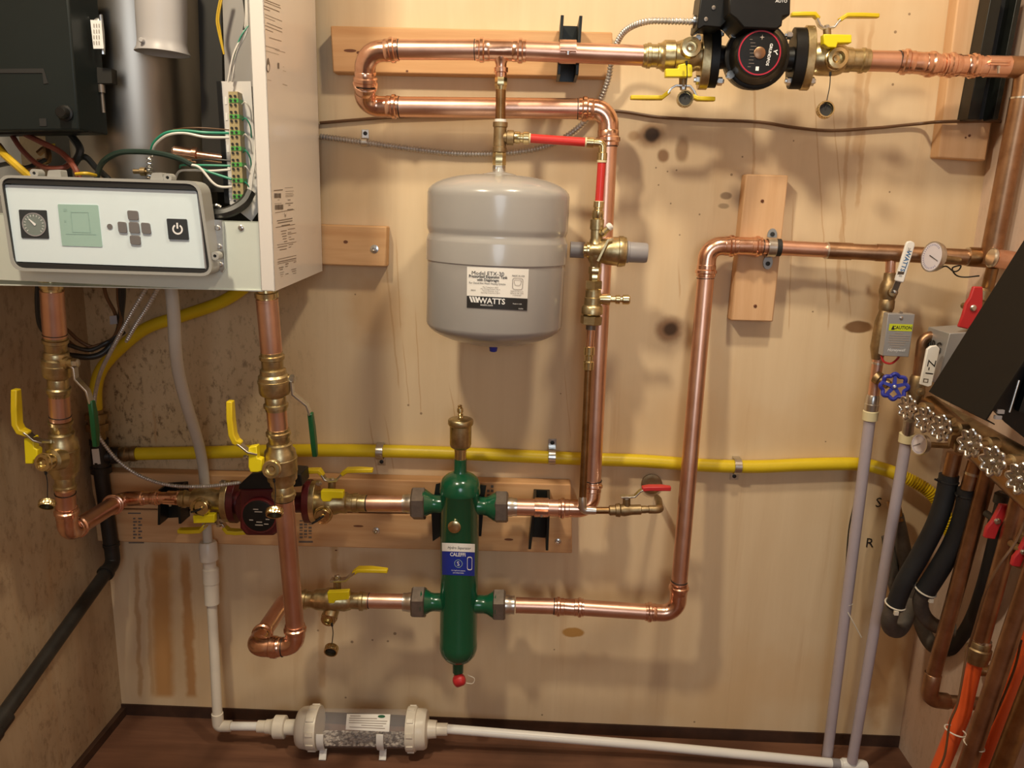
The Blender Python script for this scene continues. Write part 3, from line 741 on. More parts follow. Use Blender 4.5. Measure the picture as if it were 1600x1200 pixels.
# left flange valve
t = Thing('isolation_valve', 'brass flange valve with yellow wings on the inlet side of the black pump', 'valve', (1060, 85, DP))
iso_body(t, (1004, 87, DP), (1096, 88.5, DP), [(0, 16), (3, 17.5), (6, 17.5), (7, 19), (12, 19), (13, 17), (22, 17), (23, 19), (27, 19), (30, 21), (33, 23.5), (48, 23.5), (50, 21), (54, 22), (62, 25), (76, 25), (84, 21), (92, 22)])
vf = flange(t, 'valve_flange', 1093, 1107, 50, 138, DP, BRASS)
bolt(t, (1093, 125, DP+0.008), -X3, 7, 6, vf); bolt(t, (1093, 60, DP+0.008), -X3, 7, 6, vf)
drain_port(t, (1075.5, 78, DP+0.012), 14.5, 22)
t.add('drain_handle', block([(1040, 107), (1060, 107), (1060, 101), (1070, 99), (1081, 101), (1082, 107), (1082, 120), (1040, 120)], DP+0.042, 0.018), YELBOX, bevel=0.0015)
hung_cap(t, (1072.5, 95, DP+0.055), (1070, 155, DP+0.045), 13, TOV+Z3*0.1)
lever(t, ((1067, 108, DP+0.004), (1067, 136, DP+0.004)), [(1040, 150, DP+.004), (1049, 138, DP+.004), (1056, 134, DP+.004), (1078, 135, DP+.004), (1084, 143, DP+.004), (1088, 152, DP+.004)],
      [[(985, 152.5, DP+.004), (1010, 153, DP+.004), (1034, 153, DP+.004), (1046, 143, DP+.004)], [(1081, 150, DP+.004), (1090, 154.5, DP+.004), (1104, 155, DP+.004), (1117, 155, DP+.004)]])
# right flange valve
t = Thing('isolation_valve', 'brass flange valve with a raised yellow lever on the outlet side of the black pump', 'valve', (1300, 93, DP))
iso_body(t, (1256, 91, DP), (1356, 95, DP), [(0, 20), (6, 19), (10, 22), (24, 25), (42, 25), (52, 24), (60, 21), (62, 19), (72, 18.5), (73, 17), (86, 17), (88, 19), (92, 19), (93, 17.3), (99, 17.3), (100, 16.5)])
vf = flange(t, 'valve_flange', 1254, 1267, 43, 139, DP, BRASS)
bolt(t, (1266, 57, DP+0.008), X3, 7, 5, vf); bolt(t, (1266, 127, DP+0.008), X3, 7, 5, vf)
drain_port(t, (1300, 95, DP+0.012), 15.0, 22)
t.add('drain_handle', block([(1287, 53), (1331, 54), (1331, 67), (1309, 67), (1307, 74), (1294, 74), (1287, 68)], DP+0.042, 0.018), YELBOX, bevel=0.0015)
hung_cap(t, (1297.5, 112, DP+0.055), (1289, 172, DP+0.045), 13.5, TOV+Z3*0.15)
lever(t, ((1293, 66, DP+0.004), (1292, 44, DP+0.004)), [(1275, 27, DP+.004), (1280, 40, DP+.004), (1287, 45, DP+.004), (1303, 43, DP+.004), (1309, 35, DP+.004), (1316, 27, DP+.004)],
      [[(1236, 23, DP+.004), (1256, 23, DP+.004), (1272, 23, DP+.004), (1279, 30, DP+.004)], [(1311, 32, DP+.004), (1322, 24.5, DP+.004), (1346, 24.5, DP+.004), (1373, 25, DP+.004)]])
# copper run out to the corner
t = Thing('copper_pipe', 'copper pipe with crimped couplings from the black pump valve into the corner', 'pipe', (1450, 100, DP))
t.add('pipe', tube([(1352, 94.8, DP), (1412, 96.5, DP)], 15.8), COPPER)
t.add('elbow_fitting', press([(1405, 96, DP), (1440, 99, DP+.004), (1462, 101.5, DP)], 15.8, bend=0.03, cuff=0.026), FITTING)
t.add('coupling', press([(1476, 101.5, DP), (1530, 103.5, DP)], 15.4, cuff=0.026, mid=1.02), FITTING)
t.add('elbow_socket', press([(1452, 101, DP), (1478, 101.5, DP)], 14.2, cuff=0.014, mid=1.12), FITTING)
t.add('pipe', tube([(1526, 103.5, DP), (1576, 104.5, DP)], 15.3), COPPER)
t.add('split_clamp', rod((1540, 103.8, DP), (1576, 104.5, DP), [(0, 16.2), (34, 16.2), (34, 15)]), COPPER)
t.add('clamp_lug', MB().box(V(1561, 97, DP+0.022), X3*0.018, Y3*0.006, Z3*0.0018).box(V(1561, 101, DP+0.022), X3*0.018, Y3*0.006, Z3*0.0018), FITTING)
t.add('clamp_screw', rod((1560, 103, DP+0.024), (1560, 114, DP+0.024), [(0, 3), (4, 3), (4, 2), (11, 2)], 6), STEEL)
t.add('depth_mark', markring((1404, 96, DP), (1396, 96, DP), 15.9), INK)
t.add('depth_mark', markring((1475, 101.5, DP), (1470, 101.5, DP), 16.2), INK)
t = Thing('copper_riser', 'aged brown copper riser with a tee, standing in the corner beside the upright board', 'pipe', (1570, 240, 0.16))
t.add('tee', rod((1574, 104.5, DP), (1640, 107, DP), [(0, 16.5), (66, 17)]), BROWN)
t.add('pipe', tube([(1604, 100, DP), (1596, 155, DP)], 15.5), BROWN)
t.add('solder_ring', tube([(1596.5, 152, DP), (1596, 155, DP)], 17), SOLDER)
t.add('pipe', tube([(1596, 152, DP), (1546, 412, 0.13)], 16.2), BROWN)
# black channel in the corner
t = Thing('strut_channel', 'long black strut channel screwed to the upright board in the corner', 'channel', (1530, 100, 0.04))
q = [(1533, -14), (1581, -14), (1541, 190), (1495, 190)]
W = [V(x, y, 0.039) for x, y in q]
t.add('web', MB().plate([p+TOV*0.004 for p in W], Vector((0, 0.004, 0))), GASKET)
for i, j, s in ((0, 3, 1), (1, 2, -1)):
    e = [W[i], W[i]+X3*(0.022*s if s > 0 else 0.010*s), W[j]+X3*(0.022*s if s > 0 else 0.010*s), W[j]]
    t.add('lip', MB().plate([p+TOV*0.042 for p in e], Vector((0, 0.0405, 0))), STRUT, bevel=0.001)
# cables on the upper wall
def armoured(P, rpx, n=10, pitch=4.6):
    path = smooth(P, n); L = [0.0]
    for a, b in zip(path, path[1:]): L.append(L[-1]+(b-a).length)
    k = K(path[0]); r = rpx*k; st = pitch*k; N = int(L[-1]/st)
    m = []
    for i in range(N):
        s = i*st; m += [(s, r*0.70), (s+st*0.28, r), (s+st*0.60, r), (s+st*0.90, r*0.70)]
    p, rad = stations(path, m); return MB().sweep(p, rad, 10)
t = Thing('flexible_conduit', 'steel flexible conduit looping from behind the boiler up to the black pump', 'cable', (780, 240, 0.02))
t.add('conduit', armoured([(500, 213, 0.01), (560, 221, 0.012), (640, 232, 0.012), (720, 240, 0.012), (800, 238, 0.012), (860, 226, 0.014), (905, 198, 0.02), (934, 162, 0.03), (950, 125, 0.05), (958, 84, 0.075), (975, 50, 0.12), (1008, 34, 0.17), (1050, 33, 0.19), (1086, 34, 0.19)], 4.6), FLEX)
t.add('locknut', rod((1080, 33.5, 0.19), (1095, 34, 0.19), [(0, 5), (2, 5), (2, 10), (5, 10), (5, 6), (12, 6)], 12), STEEL)
clip(569.5, 222, 0.012, 5.0, 'small steel clip on the flexible conduit beside the boiler', None, 1, width=9)
t = Thing('thin_brown_wire', 'thin brown wire strung along the wall behind the copper loop', 'wire', (1000, 180, 0.006))
t.add('wire', MB().sweep(smooth([(500, 192, .006), (560, 187, .006), (614, 183, .006), (700, 180, .006), (800, 176, .006), (900, 172, .006), (968, 174, .006), (1030, 183, .006), (1110, 187.5, .006), (1185, 190.5, .006), (1240, 199, .006), (1300, 204, .006), (1380, 199, .006), (1460, 191, .01)][:13], 6), 0.0032, 8), WIREBROWN)
t.add('wire', MB().sweep(smooth([(1380, 199, .006), (1440, 193, .012), (1468, 190.5, .044), (1530, 189, .044), (1570, 190, .03)], 8), 0.0032, 8), WIREBROWN)
# ================================================================ expansion tank
DT = 0.158
ta, tb_ = V(780.5, 266, DT), V(771, 541, DT)
kt = K(V(779, 330, DT)); ad = (tb_-ta).normalized(); TL = (tb_-ta).length
RTK = 110.5*kt
t = Thing('expansion_tank', 'grey enamelled expansion tank hanging from the brass drop', 'tank', V(776, 400, DT))
def tz(y): return (y-266.0)/(541-266.0)*TL
prof = [(tz(262), 0.006), (tz(268), 0.009), (tz(270), 0.02), (tz(272), 0.032)]
for i in range(9):
    a = i/8*pi/2
    prof.append((tz(273)+ (tz(303)-tz(273))*(1-cos(a))**0.9, 0.032+(RTK-0.032)*sin(a)**0.95 if i else 0.034))
prof += [(tz(308), RTK), (tz(352), RTK), (tz(357), RTK*0.994), (tz(361), RTK*0.978), (tz(364), RTK*0.975), (tz(368), RTK*0.985), (tz(372), RTK*0.999), (tz(374), RTK*1.002), (tz(402), RTK*1.002), (tz(404), RTK*1.002), (tz(405), RTK*0.987), (tz(410), RTK*0.985), (tz(502), RTK*0.985)]
for i in range(1, 9):
    a = i/8*pi/2
    prof.append((tz(497)+(tz(540)-tz(497))*sin(a)**1.0*0.98 if False else tz(502)+(tz(540)-tz(502))*(1-cos(a))**0.55, max(RTK*0.985*cos(a)**0.62, 0.018)))
t.add('shell', MB().lathe(ta, ad, prof, 64), GREYTANK, sharp=50)
t.add('air_valve', MB().lathe(ta, ad, [(tz(536), 0.013), (tz(541), 0.013), (tz(542), 0.009), (tz(549), 0.0075), (tz(550), 0.005)], 12), BLUE)
# label wrapped on the shell
def tank_face(x, y, o=0.0):
    "point on the shell, from px, offset o outwards"
    r = ray(x, y); R_ = RTK*0.985+o
    w0 = EYE-ta; w0 = w0-ad*w0.dot(ad); rv = r-ad*r.dot(ad)
    A_, B_, C_ = rv.dot(rv), 2*w0.dot(rv), w0.dot(w0)-R_*R_
    return EYE+r*((-B_-math.sqrt(max(B_*B_-4*A_*C_, 0)))/(2*A_))
def lab(u, v, o): # u,v in 0..1 on the label
    top = lerp((729.7, 416.5), (826.3, 420.5), u); bot = lerp((729.3, 480.5), (823.5, 485.5), u)
    return tank_face(*lerp(top, bot, v), o)
def patch(fn, n, m, o):
    mb = MB()
    for j in range(m+1):
        for i in range(n+1): mb.v.append(fn(i/n, j/m, o))
    for j in range(m):
        for i in range(n):
            a = j*(n+1)+i; mb.f.append((a, a+1, a+n+2, a+n+1))
    return mb
t2 = t.add('label', patch(lab, 16, 8, 0.0006), PAPER)
t.add('label_band', patch(lambda u, v, o: lab(u, 0.71+0.29*v, o), 16, 4, 0.0011), INK, t2)
LW, LH = 96.0, 66.0
def ltext(name, body, x, y, size, m, o=0.0014, **kw):
    "x, y, size in label px"
    mb = MB(); put_text(mb, body, None, None, None, size, fn=lambda a, b: lab((x+a)/LW, (y-b)/LH, o), **kw)
    t.add(name, mb, m, t2, flat=True)
ltext('label_text', 'Model ETX-30', 32.5, 9.5, 8.6, INK)
ltext('label_text', 'Pressurized Expansion Tank', 33, 15.5, 6.4, INK, sx=0.83, bold=True)
ltext('label_text', 'with Diaphragm', 33, 20.8, 6.2, INK, sx=0.86, bold=True)
ltext('label_text', 'For Closed Hot Water Heating Systems', 32, 26, 4.4, INK, sx=0.80)
for i, s_ in enumerate(('Max Temperature 240°F', 'Max Working Pressure 100 psi', 'Factory Precharge 12 psi', 'Operating Temperature 200°F')):
    ltext('label_text', s_, 37, 31.8+i*3.0, 2.9, GREYINK, sx=0.85)
ltext('label_text', 'MADE IN USA', 80, 11.5, 3.8, INK, sx=0.86, shear=0.2)
ltext('label_text', '88003', 10, 37.5, 3.0, INK)
for i in range(3): ltext('label_text', ('MADE IN THE U.S.A.', 'REPLACE THE TANK', 'IF DAMAGED')[i], 79, 36+i*3.2, 2.9, GREYINK, sx=0.8)
ltext('brand_lettering', 'WATTS', 40, 53.5, 12.6, WHITEINK, bold=True, sx=0.98, o=0.0016)
ltext('label_text', 'watts.com', 31, 60.5, 4.8, WHITEINK, shear=0.3, o=0.0016)
ltext('label_text', 'Made in USA', 80, 56, 2.7, WHITEINK, o=0.0016); ltext('label_text', 'IS-ETX', 86, 63.5, 2.6, WHITEINK, o=0.0016)
mb = MB()
for (dx) in (3.5, 8.0, 12.5):
    mb.f.append(tuple(range(len(mb.v), len(mb.v)+4)))
    mb.v += [lab((dx+a)/LW, (b)/LH, 0.0016) for a, b in ((0, 48), (3.2, 48), (6.6, 57), (3.4, 57))]
mb.f.append(tuple(range(len(mb.v), len(mb.v)+4))); mb.v += [lab((14.8+a)/LW, b/LH, 0.0016) for a, b in ((0, 57), (3, 57), (6.4, 48), (3.6, 48))]
t.add('brand_emblem', mb, WHITEINK, t2, flat=True)
# little tank diagram
mb = MB()
def loop2(pts, wd):
    n = len(pts); c = (sum(p[0] for p in pts)/n, sum(p[1] for p in pts)/n)
    i = len(mb.v)
    for x, y in pts: mb.v.append(lab(x/LW, y/LH, 0.0014))
    for x, y in pts:
        L = math.hypot(x-c[0], y-c[1]); mb.v.append(lab((x-(x-c[0])/L*wd)/LW, (y-(y-c[1])/L*wd)/LH, 0.0014))
    for k in range(n): mb.f.append((i+k, i+(k+1) % n, i+n+(k+1) % n, i+n+k))
loop2(rrect(((71, 15), (88, 15), (87.5, 33.5), (71.5, 33.5)), 4), 0.7); loop2(rrect(((73, 18), (86, 18), (84, 27), (75, 27)), 3), 0.6)
t.add('label_diagram', mb, GREYINK, t2, flat=True)
# ================================================================ fill valve and backflow stack
DV = 0.16
t = Thing('pressure_reducing_valve', 'bronze pressure reducing valve with a grey knob, right of the grey tank', 'valve', (930, 390, DV))
mb = rod((936, 315, DV), (933.5, 343, DV), [(0, 8.4), (9, 8.4), (10, 7), (13, 7), (14, 9), (24, 9.4), (28, 7)])
t.add('push_connector', mb, BRIGHTBRASS)
t.add('collar', tube([(936, 314, DV), (935.8, 318, DV)], 7.6), CREAM)
body = t.add('valve_body', rod((933.3, 342, DV), (930, 424, DV), [(0, 9), (1, 11), (16, 11), (17, 9.5), (30, 9.5), (38, 12), (44, 15), (56, 15), (66, 11), (70, 8.5), (82, 8.5)]), BRASS)
bell = t.add('bell_housing', rod((921, 391, DV+.004), (990, 394, DV+.004), [(-4, 8), (4, 13), (12, 13.5), (18, 18), (28, 21.5), (44, 22.5), (45, 24), (51, 24), (53, 23), (56, 22.5), (58, 17)], 28), BRASS)
t.add('bonnet_rib', MB().strap([V(934, 408, DV+.028), V(950, 375, DV+.030), V(958, 373, DV+.028)], 0.004, 0.004, Y3), BRASS, bell)
t.add('plug', hexnut(rod((924, 391, DV), (916, 391, DV), [(0, 13), (7, 13), (8, 10), (12, 10)]), (918, 391, DV), (908, 390.5, DV), 0, 7, 5.5), BRIGHTBRASS)
t.add('adjusting_knob', rod((976, 393.5, DV+.004), (1012, 395.5, DV+.004), [(0, 17), (6, 17.2), (7, 16), (32, 15.6), (35, 14.5)], 24), GREYPL)
bs = t.add('bleed_screw', rod((940, 367, DV+.01), (956, 351, DV+.014), [(0, 5), (5, 5.5), (6, 4.5), (14, 4.5)], 14), BRASS)
t.add('screw_cap', rod((950, 356.5, DV+.013), (958, 349, DV+.015), [(0, 5), (1, 6.2), (6, 6), (8, 3.4)], 14), PVCB, bs)
t.add('grey_sleeve', rod((891, 390, 0.10), (914, 391, 0.10), [(0, 12.5), (22, 12.5)], 20), GREYPL)  # plain grey sleeve behind the left side of the valve
t = Thing('backflow_preventer', 'brass backflow valve with hex unions and a side test port, under the bronze bell', 'valve', (925, 465, DV))
mb = hexnut(MB(), (930, 415, DV), (928.5, 440, DV), 2, 13, 10); hexnut(mb, (929, 427, DV), (928.5, 442, DV), 0, 13, 8)
t.add('nipple', mb, BRIGHTBRASS)
t.add('union_nut', hexnut(MB(), (928, 437, DV), (927.4, 455, DV), 1, 15, 14, ph=0.5), BRIGHTBRASS)
t.add('valve_body', rod((927.2, 450, DV), (924.5, 500, DV), [(0, 11), (3, 11), (4, 12), (14, 12), (15, 13.5), (26, 13.5), (27, 15), (30, 17), (40, 17), (43, 13)], 24), BRASS)
pr = t.add('test_port', rod((930, 467, DV), (985, 468.5, DV), [(0, 7), (17, 9), (23, 9), (24, 5), (31, 5), (32, 7), (38, 7.4), (39, 4.5), (42, 4.5), (43, 7.6), (52, 7.6), (54, 6)], 16), BRIGHTBRASS)
t.add('union_nut', hexnut(MB(), (924.5, 492, DV), (923, 510, DV), 1, 15, 17, ph=0.3), BRASS)
t.add('threaded_tail', rod((923.8, 505, DV), (923, 516, DV), [(0, 7.8), (10, 7.8)], 16), NUT)
t = Thing('thin_copper_pipe', 'slim brown copper pipe with a brass coupling, from backflow valve down to the red lever', 'pipe', (915, 700, DV))
t.add('pipe', tube([(923.2, 513, DV), (920.6, 548, DV)], 6.6), FITTING)
t.add('coupling', rod((920.8, 541, DV), (919, 580, DV), [(0, 7), (1, 8.6), (13, 8.6), (15, 6.6), (23, 6.6), (25, 8.6), (37, 8.4), (38, 7)], 18), BRIGHTBRASS)
DQ = 0.165
t.add('pipe', tube([(919.2, 574, DV), (910, 786, DQ)], 5.9), TARN)
p, r = stations(fillet([V(910.2, 776, DQ), V(909.6, 797, DQ), V(931, 798, DQ)], 0.010), [(0, .0078), (0.010, .0095), (0.02, .0092), (-0.006, .0085), (-0.0005, .008)])
t.add('soldered_elbow', MB().sweep(p, r, 16), SOLDER)
t.add('pipe', tube([(928, 797.6, DQ), (966, 797.5, DQ)], 5.4), TARN)
t = Thing('drain_valve', 'small ball valve with a red lever at the end of the slim brown pipe', 'valve', (985, 795, DQ))
t.add('valve_body', rod((951, 797.5, DQ), (1010, 796, DQ), [(0, 6), (2, 8), (10, 8), (11, 10), (17, 11), (19, 9), (24, 10), (30, 9), (36, 8), (38, 8), (50, 8), (51, 6), (58, 6)], 16), OLDBRASS)
p, r = stations(fillet([V(1004, 796, DQ), V(1031, 796, DQ), V(1029, 781, 0.07), V(1027, 778, 0.002)], 0.012), [(0, .0075), (0.012, .0075), (0.013, .0088), (0.045, .0088), (0.046, .0075), (-.001, .0075)])
t.add('elbow', MB().sweep(p, r, 14), OLDBRASS)
lever(t, ((979, 792, DQ), (979, 779, DQ)), [(970, 776, DQ), (984, 776, DQ), (992, 775, DQ), (1000, 767, DQ), (1008, 763, DQ)], [[(1003, 763.5, DQ), (1014, 762, DQ), (1034, 762, DQ), (1048, 763, DQ)]], grip_mat=REDPL, gk=7, tk=2.5, dw=11, gw=14)
t.add('escutcheon', MB().lathe(V(1018, 756, 0.0022), TOV, [(0, .024), (.003, .024), (.0045, .020), (.0045, .014)], 24), OLDBRASS)
# ================================================================ green hydraulic separator
DH = 0.135
t = Thing('hydraulic_separator', 'tall green hydraulic separator with four dark hex unions', 'separator', V(717, 880, DH))
h0, h1 = V(719.5, 720, DH), V(715.6, 1052, DH); hd = (h1-h0).normalized(); HL = (h1-h0).length; kh = K(V(718, 800, DH))
def hz(y):
    a = V(719.5-(y-720)*3.9/332, y, DH); return (a-h0).dot(hd)
R1 = 31.0*kh
prof = [(hz(717), 9.6*kh), (hz(735), 9.8*kh), (hz(738), 11*kh), (hz(740), 16*kh), (hz(743), 22*kh), (hz(748), 27.5*kh), (hz(755), 30.6*kh), (hz(763), 31.8*kh), (hz(768), 32*kh), (hz(770), 31.4*kh), (hz(771), 30.6*kh), (hz(1000), 30.0*kh), (hz(1003), 30.6*kh), (hz(1012), 30.6*kh), (hz(1020), 28*kh), (hz(1027), 22.5*kh), (hz(1031), 16*kh), (hz(1033), 9.2*kh), (hz(1050), 8.8*kh)]
t.add('shell', MB().lathe(h0, hd, prof, 40), GREEN)
for (nm, A, B) in (('port', (694, 788, DH), (660, 786, DH)), ('port', (742, 790, DH), (778, 792, DH)), ('port', (692, 941, DH), (660, 940.5, DH)), ('port', (742, 944, DH), (776, 945, DH))):
    t.add(nm, rod(A, B, [(-6, 17), (3, 14.5), (14, 14), (19, 15), (30, 22), (33, 23)], 22), GREEN)
def union(x0, x1, y, rr, yt):
    A, B = (x0, y, DH), (x1, yt, DH)
    k = K(pt(A)); L = abs(x1-x0)
    return rod(A, B, [(0, rr*0.93), (1.5, rr), (L-2.5, rr), (L, rr*0.9)], 6, ph=0.0)
for (x0, x1, y, rr, tail) in ((665, 643.5, 787, 26.5, -1), (774, 794, 792, 26, 1), (665, 644, 941, 26, -1), (771, 790, 945, 26, 1)):
    n = t.add('union_nut', union(x0, x1, y, rr, y+(0.3 if tail > 0 else -0.3)), NUT)
    A = (x1, y, DH); B = (x1+tail*20, y+tail*0.5, DH)
    t.add('union_tail', rod(A, B, [(-3, 15.5), (6, 15.2), (8, 14.2), (14, 14.2)], 20), SOLDER, n)
t.add('sensor_plug', MB().lathe(V(713, 811, DH)+TOV*(29*kh), TOV, [(-.004, 10*kh), (3*kh, 10*kh), (4*kh, 8*kh), (4.2*kh, 2*kh)], 20), BRIGHTBRASS)
t.add('drain_neck', rod((715.6, 1048, DH), (715.4, 1062, DH), [(0, 6.5), (9, 6.5), (10, 5)], 14), OLDBRASS)
kn = t.add('drain_knob', rod((709, 1066, DH+.012), (729, 1059, DH+.012), [(0, 5), (2, 8), (4, 9.5), (14, 9.5), (17, 8), (19, 4)], 10), REDPL)
t.add('knob_strap', MB().sweep(smooth([(722, 1066, DH+.012), (738, 1068, DH+.012), (741, 1060, DH+.01), (731, 1055, DH+.008)]), 0.0009, 6), CLEAR if False else TIEWHITE, kn)
# bracket plates behind the vessel
for q in ([(681, 757), (692, 754), (694, 838), (688, 838), (676, 846), (674, 800)], [(746, 757), (760, 759), (757, 776), (752, 838), (746, 838)]):
    t.add('bracket_plate', MB().plate([V(x, y, DH-0.02) for x, y in q], Vector((0, 0.004, 0))), STRUT)
t.add('bracket_arm', MB().plate([V(x, y, 0.060) for x, y in ((690, 770), (750, 772), (750, 830), (690, 828))], Vector((0, 0.021, 0))), STRUT)
# air vent on top
t.add('vent_nipple', rod((719.5, 700, DH), (719.3, 722, DH), [(0, 9.8), (5, 9.8), (5, 9.2), (22, 9.2)], 18), BRIGHTBRASS)
av = t.add('air_vent', rod((719.8, 652, DH), (719.5, 704, DH), [(0, 9), (1.5, 16), (3, 19), (5, 20), (10, 20), (12, 19), (14, 17.2), (44, 17), (48, 15.5), (51, 11)], 28), BRASS, label='matt brass air vent')
t.add('vent_pin', rod((719.8, 654, DH), (718.5, 632, DH), [(0, 5), (3, 4), (4, 3), (7, 4.6), (9, 3), (11, 5), (14, 4.8), (17, 4.4), (18, 3), (21, 3.6), (22, 2)], 12), BRIGHTBRASS, av)
# sticker
def sep_face(x, y, o=0.0):
    r = ray(x, y); R_ = 30.3*kh+o
    w0 = EYE-h0; w0 = w0-hd*w0.dot(hd); rv = r-hd*r.dot(hd)
    A_, B_, C_ = rv.dot(rv), 2*w0.dot(rv), w0.dot(w0)-R_*R_
    return EYE+r*((-B_-math.sqrt(max(B_*B_-4*A_*C_, 0)))/(2*A_))
def sl(u, v, o): return sep_face(*lerp(lerp((690.5, 848), (742, 850), u), lerp((691, 898), (741.5, 900), u), v), o)
s1 = t.add('sticker', patch(sl, 14, 6, 0.0006), BLUEINK)
t.add('sticker_band', patch(lambda u, v, o: sl(u, v*0.26, o), 14, 3, 0.001), PAPER, s1)
SW, SH = 52.0, 52.0
def stext(name, body, x, y, size, m, **kw):
    mb = MB(); put_text(mb, body, None, None, None, size, fn=lambda a, b: sl((x+a)/SW, (y-b)/SH, 0.0013), **kw); t.add(name, mb, m, s1, flat=True)
stext('sticker_text', 'Hydro Separator', 27, 8, 6.2, INK, shear=0.25, sx=0.86)
stext('brand_lettering', 'CALEFFI', 25, 18.2, 8.2, WHITEINK, bold=True, sx=0.86)
stext('sticker_text', 'S', 26, 33, 10, WHITEINK, shear=-0.1)
for i in range(2): stext('sticker_text', ('For hydronic systems', 'and chilled water')[i], 26, 44.5+i*3.4, 3.2, WHITEINK, sx=0.8)
mb = MB()
def loopS(pts, wd):
    n = len(pts); c = (sum(p[0] for p in pts)/n, sum(p[1] for p in pts)/n); i = len(mb.v)
    for x, y in pts: mb.v.append(sl(x/SW, y/SH, 0.0013))
    for x, y in pts:
        L = math.hypot(x-c[0], y-c[1]); mb.v.append(sl((x-(x-c[0])/L*wd)/SW, (y-(y-c[1])/L*wd)/SH, 0.0013))
    for k in range(n): mb.f.append((i+k, i+(k+1) % n, i+n+(k+1) % n, i+n+k))
loopS(rrect(((40, 21), (48, 21), (48, 43), (40, 43)), 3.5), 1.5)
t.add('sticker_arrow', mb, WHITEINK, s1, flat=True)
mb = MB(); loopS([(26+6.5*cos(a*pi/10), 33+6.5*sin(a*pi/10)) for a in range(20)], 0.7); t.add('sticker_emblem', mb, LCD, s1, flat=True)
# ================================================================ right hand copper riser
t = Thing('copper_pipe', 'tall copper pipe rising from the lower separator union to the upright board', 'pipe', (1080, 700, 0.1))
t.add('pipe', tube([(806, 945.5, DH), (872, 947.5, DH)], 12.4), COPPER)
t.add('coupling', press([(866, 947.5, DH), (912, 949.5, DH)], 12.4, cuff=0.022), FITTING)
t.add('pipe', tube([(906, 949.3, DH), (1016, 956.5, DH)], 12.4), COPPER)
t.add('elbow_fitting', press([(1008, 956, DH), (1058, 959, DH), (1061, 912, DH)], 12.6, bend=0.052, cuff=0.024), FITTING)
t.add('pipe', tube([(1060.5, 920, DH), (1104, 418, 0.062)], 12.6), COPPER)
t.add('elbow_fitting', press([(1102.5, 432, 0.064), (1106, 384, 0.062), (1150, 384.5, 0.062)], 13.6, bend=0.052, cuff=0.024), FITTING)
t.add('coupling', press([(1136, 383.5, 0.062), (1190, 385.5, 0.062)], 13.2, cuff=0.022), FITTING)
t.add('pipe', tube([(1184, 385.5, 0.062), (1294, 391, 0.064)], 11.6), COPPER)
for a, b, r in (((866, 947.4, DH), (860, 947, DH), 12.5), ((1061.3, 909, DH), (1062, 903, DH), 12.6), ((1102.3, 434, .064), (1102, 440, .064), 13.2), ((1191, 385.7, .062), (1196, 386, .062), 12)):
    t.add('depth_mark', markring(a, b, r), INK)
# shiny clamp on the upright board
t = Thing('pipe_clamp', 'silver two-tab clamp with a rubber liner holding copper to the upright board', 'clamp', (1203, 388, 0.04))
c = V(1204, 386.5, 0.063); k = K(c)
hoopf = lambda r, x: [c+X3*(x*k)+Z3*(r*k*cos(a))+TOV*(r*k*sin(a)) for a in [2*pi*i/26 for i in range(26)]]
t.add('band', MB().hoop(hoopf(15.5, -6), hoopf(13, -6), X3*(13*k)), STEEL, bevel=0.0006)
t.add('liner', MB().hoop(hoopf(13.6, -4), hoopf(11.6, -4), X3*(19*k)), GASKET)
for (y, s) in ((368, 1), (410, -1)):
    e = V(1203.5-(y-388)*0.16, y, 0.042)
    tbp = t.add('tab', MB().plate([e+X3*(7.5*k*cos(a*pi/8))+Z3*(11*k*sin(a*pi/8)) for a in range(16)], Vector((0, 0.0035, 0))), mat('galvanised_tab', (0.33, 0.34, 0.34), 0.4, 0.6) if s == 1 else bpy.data.materials['galvanised_tab'])
    t.add('screw', MB().lathe(e+TOV*0.0002+Z3*(s*2*k), TOV, [(0, 3.6*k), (.0012, 3.6*k), (.0018, 1*k)], 12), GASKET, tbp)
# ================================================================ yellow gas pipe along the wall
t = Thing('gas_pipe', 'yellow corrugated gas pipe running along the wall at mid height', 'pipe', (760, 710, 0.017))
t.add('tubing', MB().sweep(smooth([(208, 709, .022), (320, 707, .017), (450, 704, .017), (560, 704, .017), (680, 707, .017), (800, 712, .017), (910, 717, .017), (1000, 720, .017), (1100, 727, .017), (1180, 729, .017), (1260, 726, .017), (1340, 725, .018), (1380, 733, .03), (1412, 745, .05)], 6), 0.0148, 16), YELLOW)
t.add('ribbed_bend', armoured([(1408, 743, .05), (1432, 755, .06), (1455, 771, .07), (1475, 800, .08), (1487, 840, .085), (1500, 890, .085), (1520, 940, .085), (1560, 985, .09), (1566, 950, .10)], 10.2, 8, 4.0), YELLOW)
t.add('end_fitting', rod((178, 711, .03), (212, 709, .024), [(0, 8), (4, 8), (4, 12), (10, 12), (11, 9.5), (14, 9.5), (15, 12), (19, 12), (20, 11), (26, 11), (27, 12), (34, 12)], 12), OLDBRASS)
G = 'clips holding the yellow gas pipe'
clip(594, 706, .017, 10.4, 'steel clip on the yellow gas pipe, left of the air vent', G, -1)
clip(862.5, 713.5, .017, 10.6, 'steel clip on the yellow gas pipe, behind the slim brown pipe', G, 1)
clip(1151.5, 728.5, .017, 10.8, 'steel clip on the yellow gas pipe, right of the tall copper riser', G, -1)
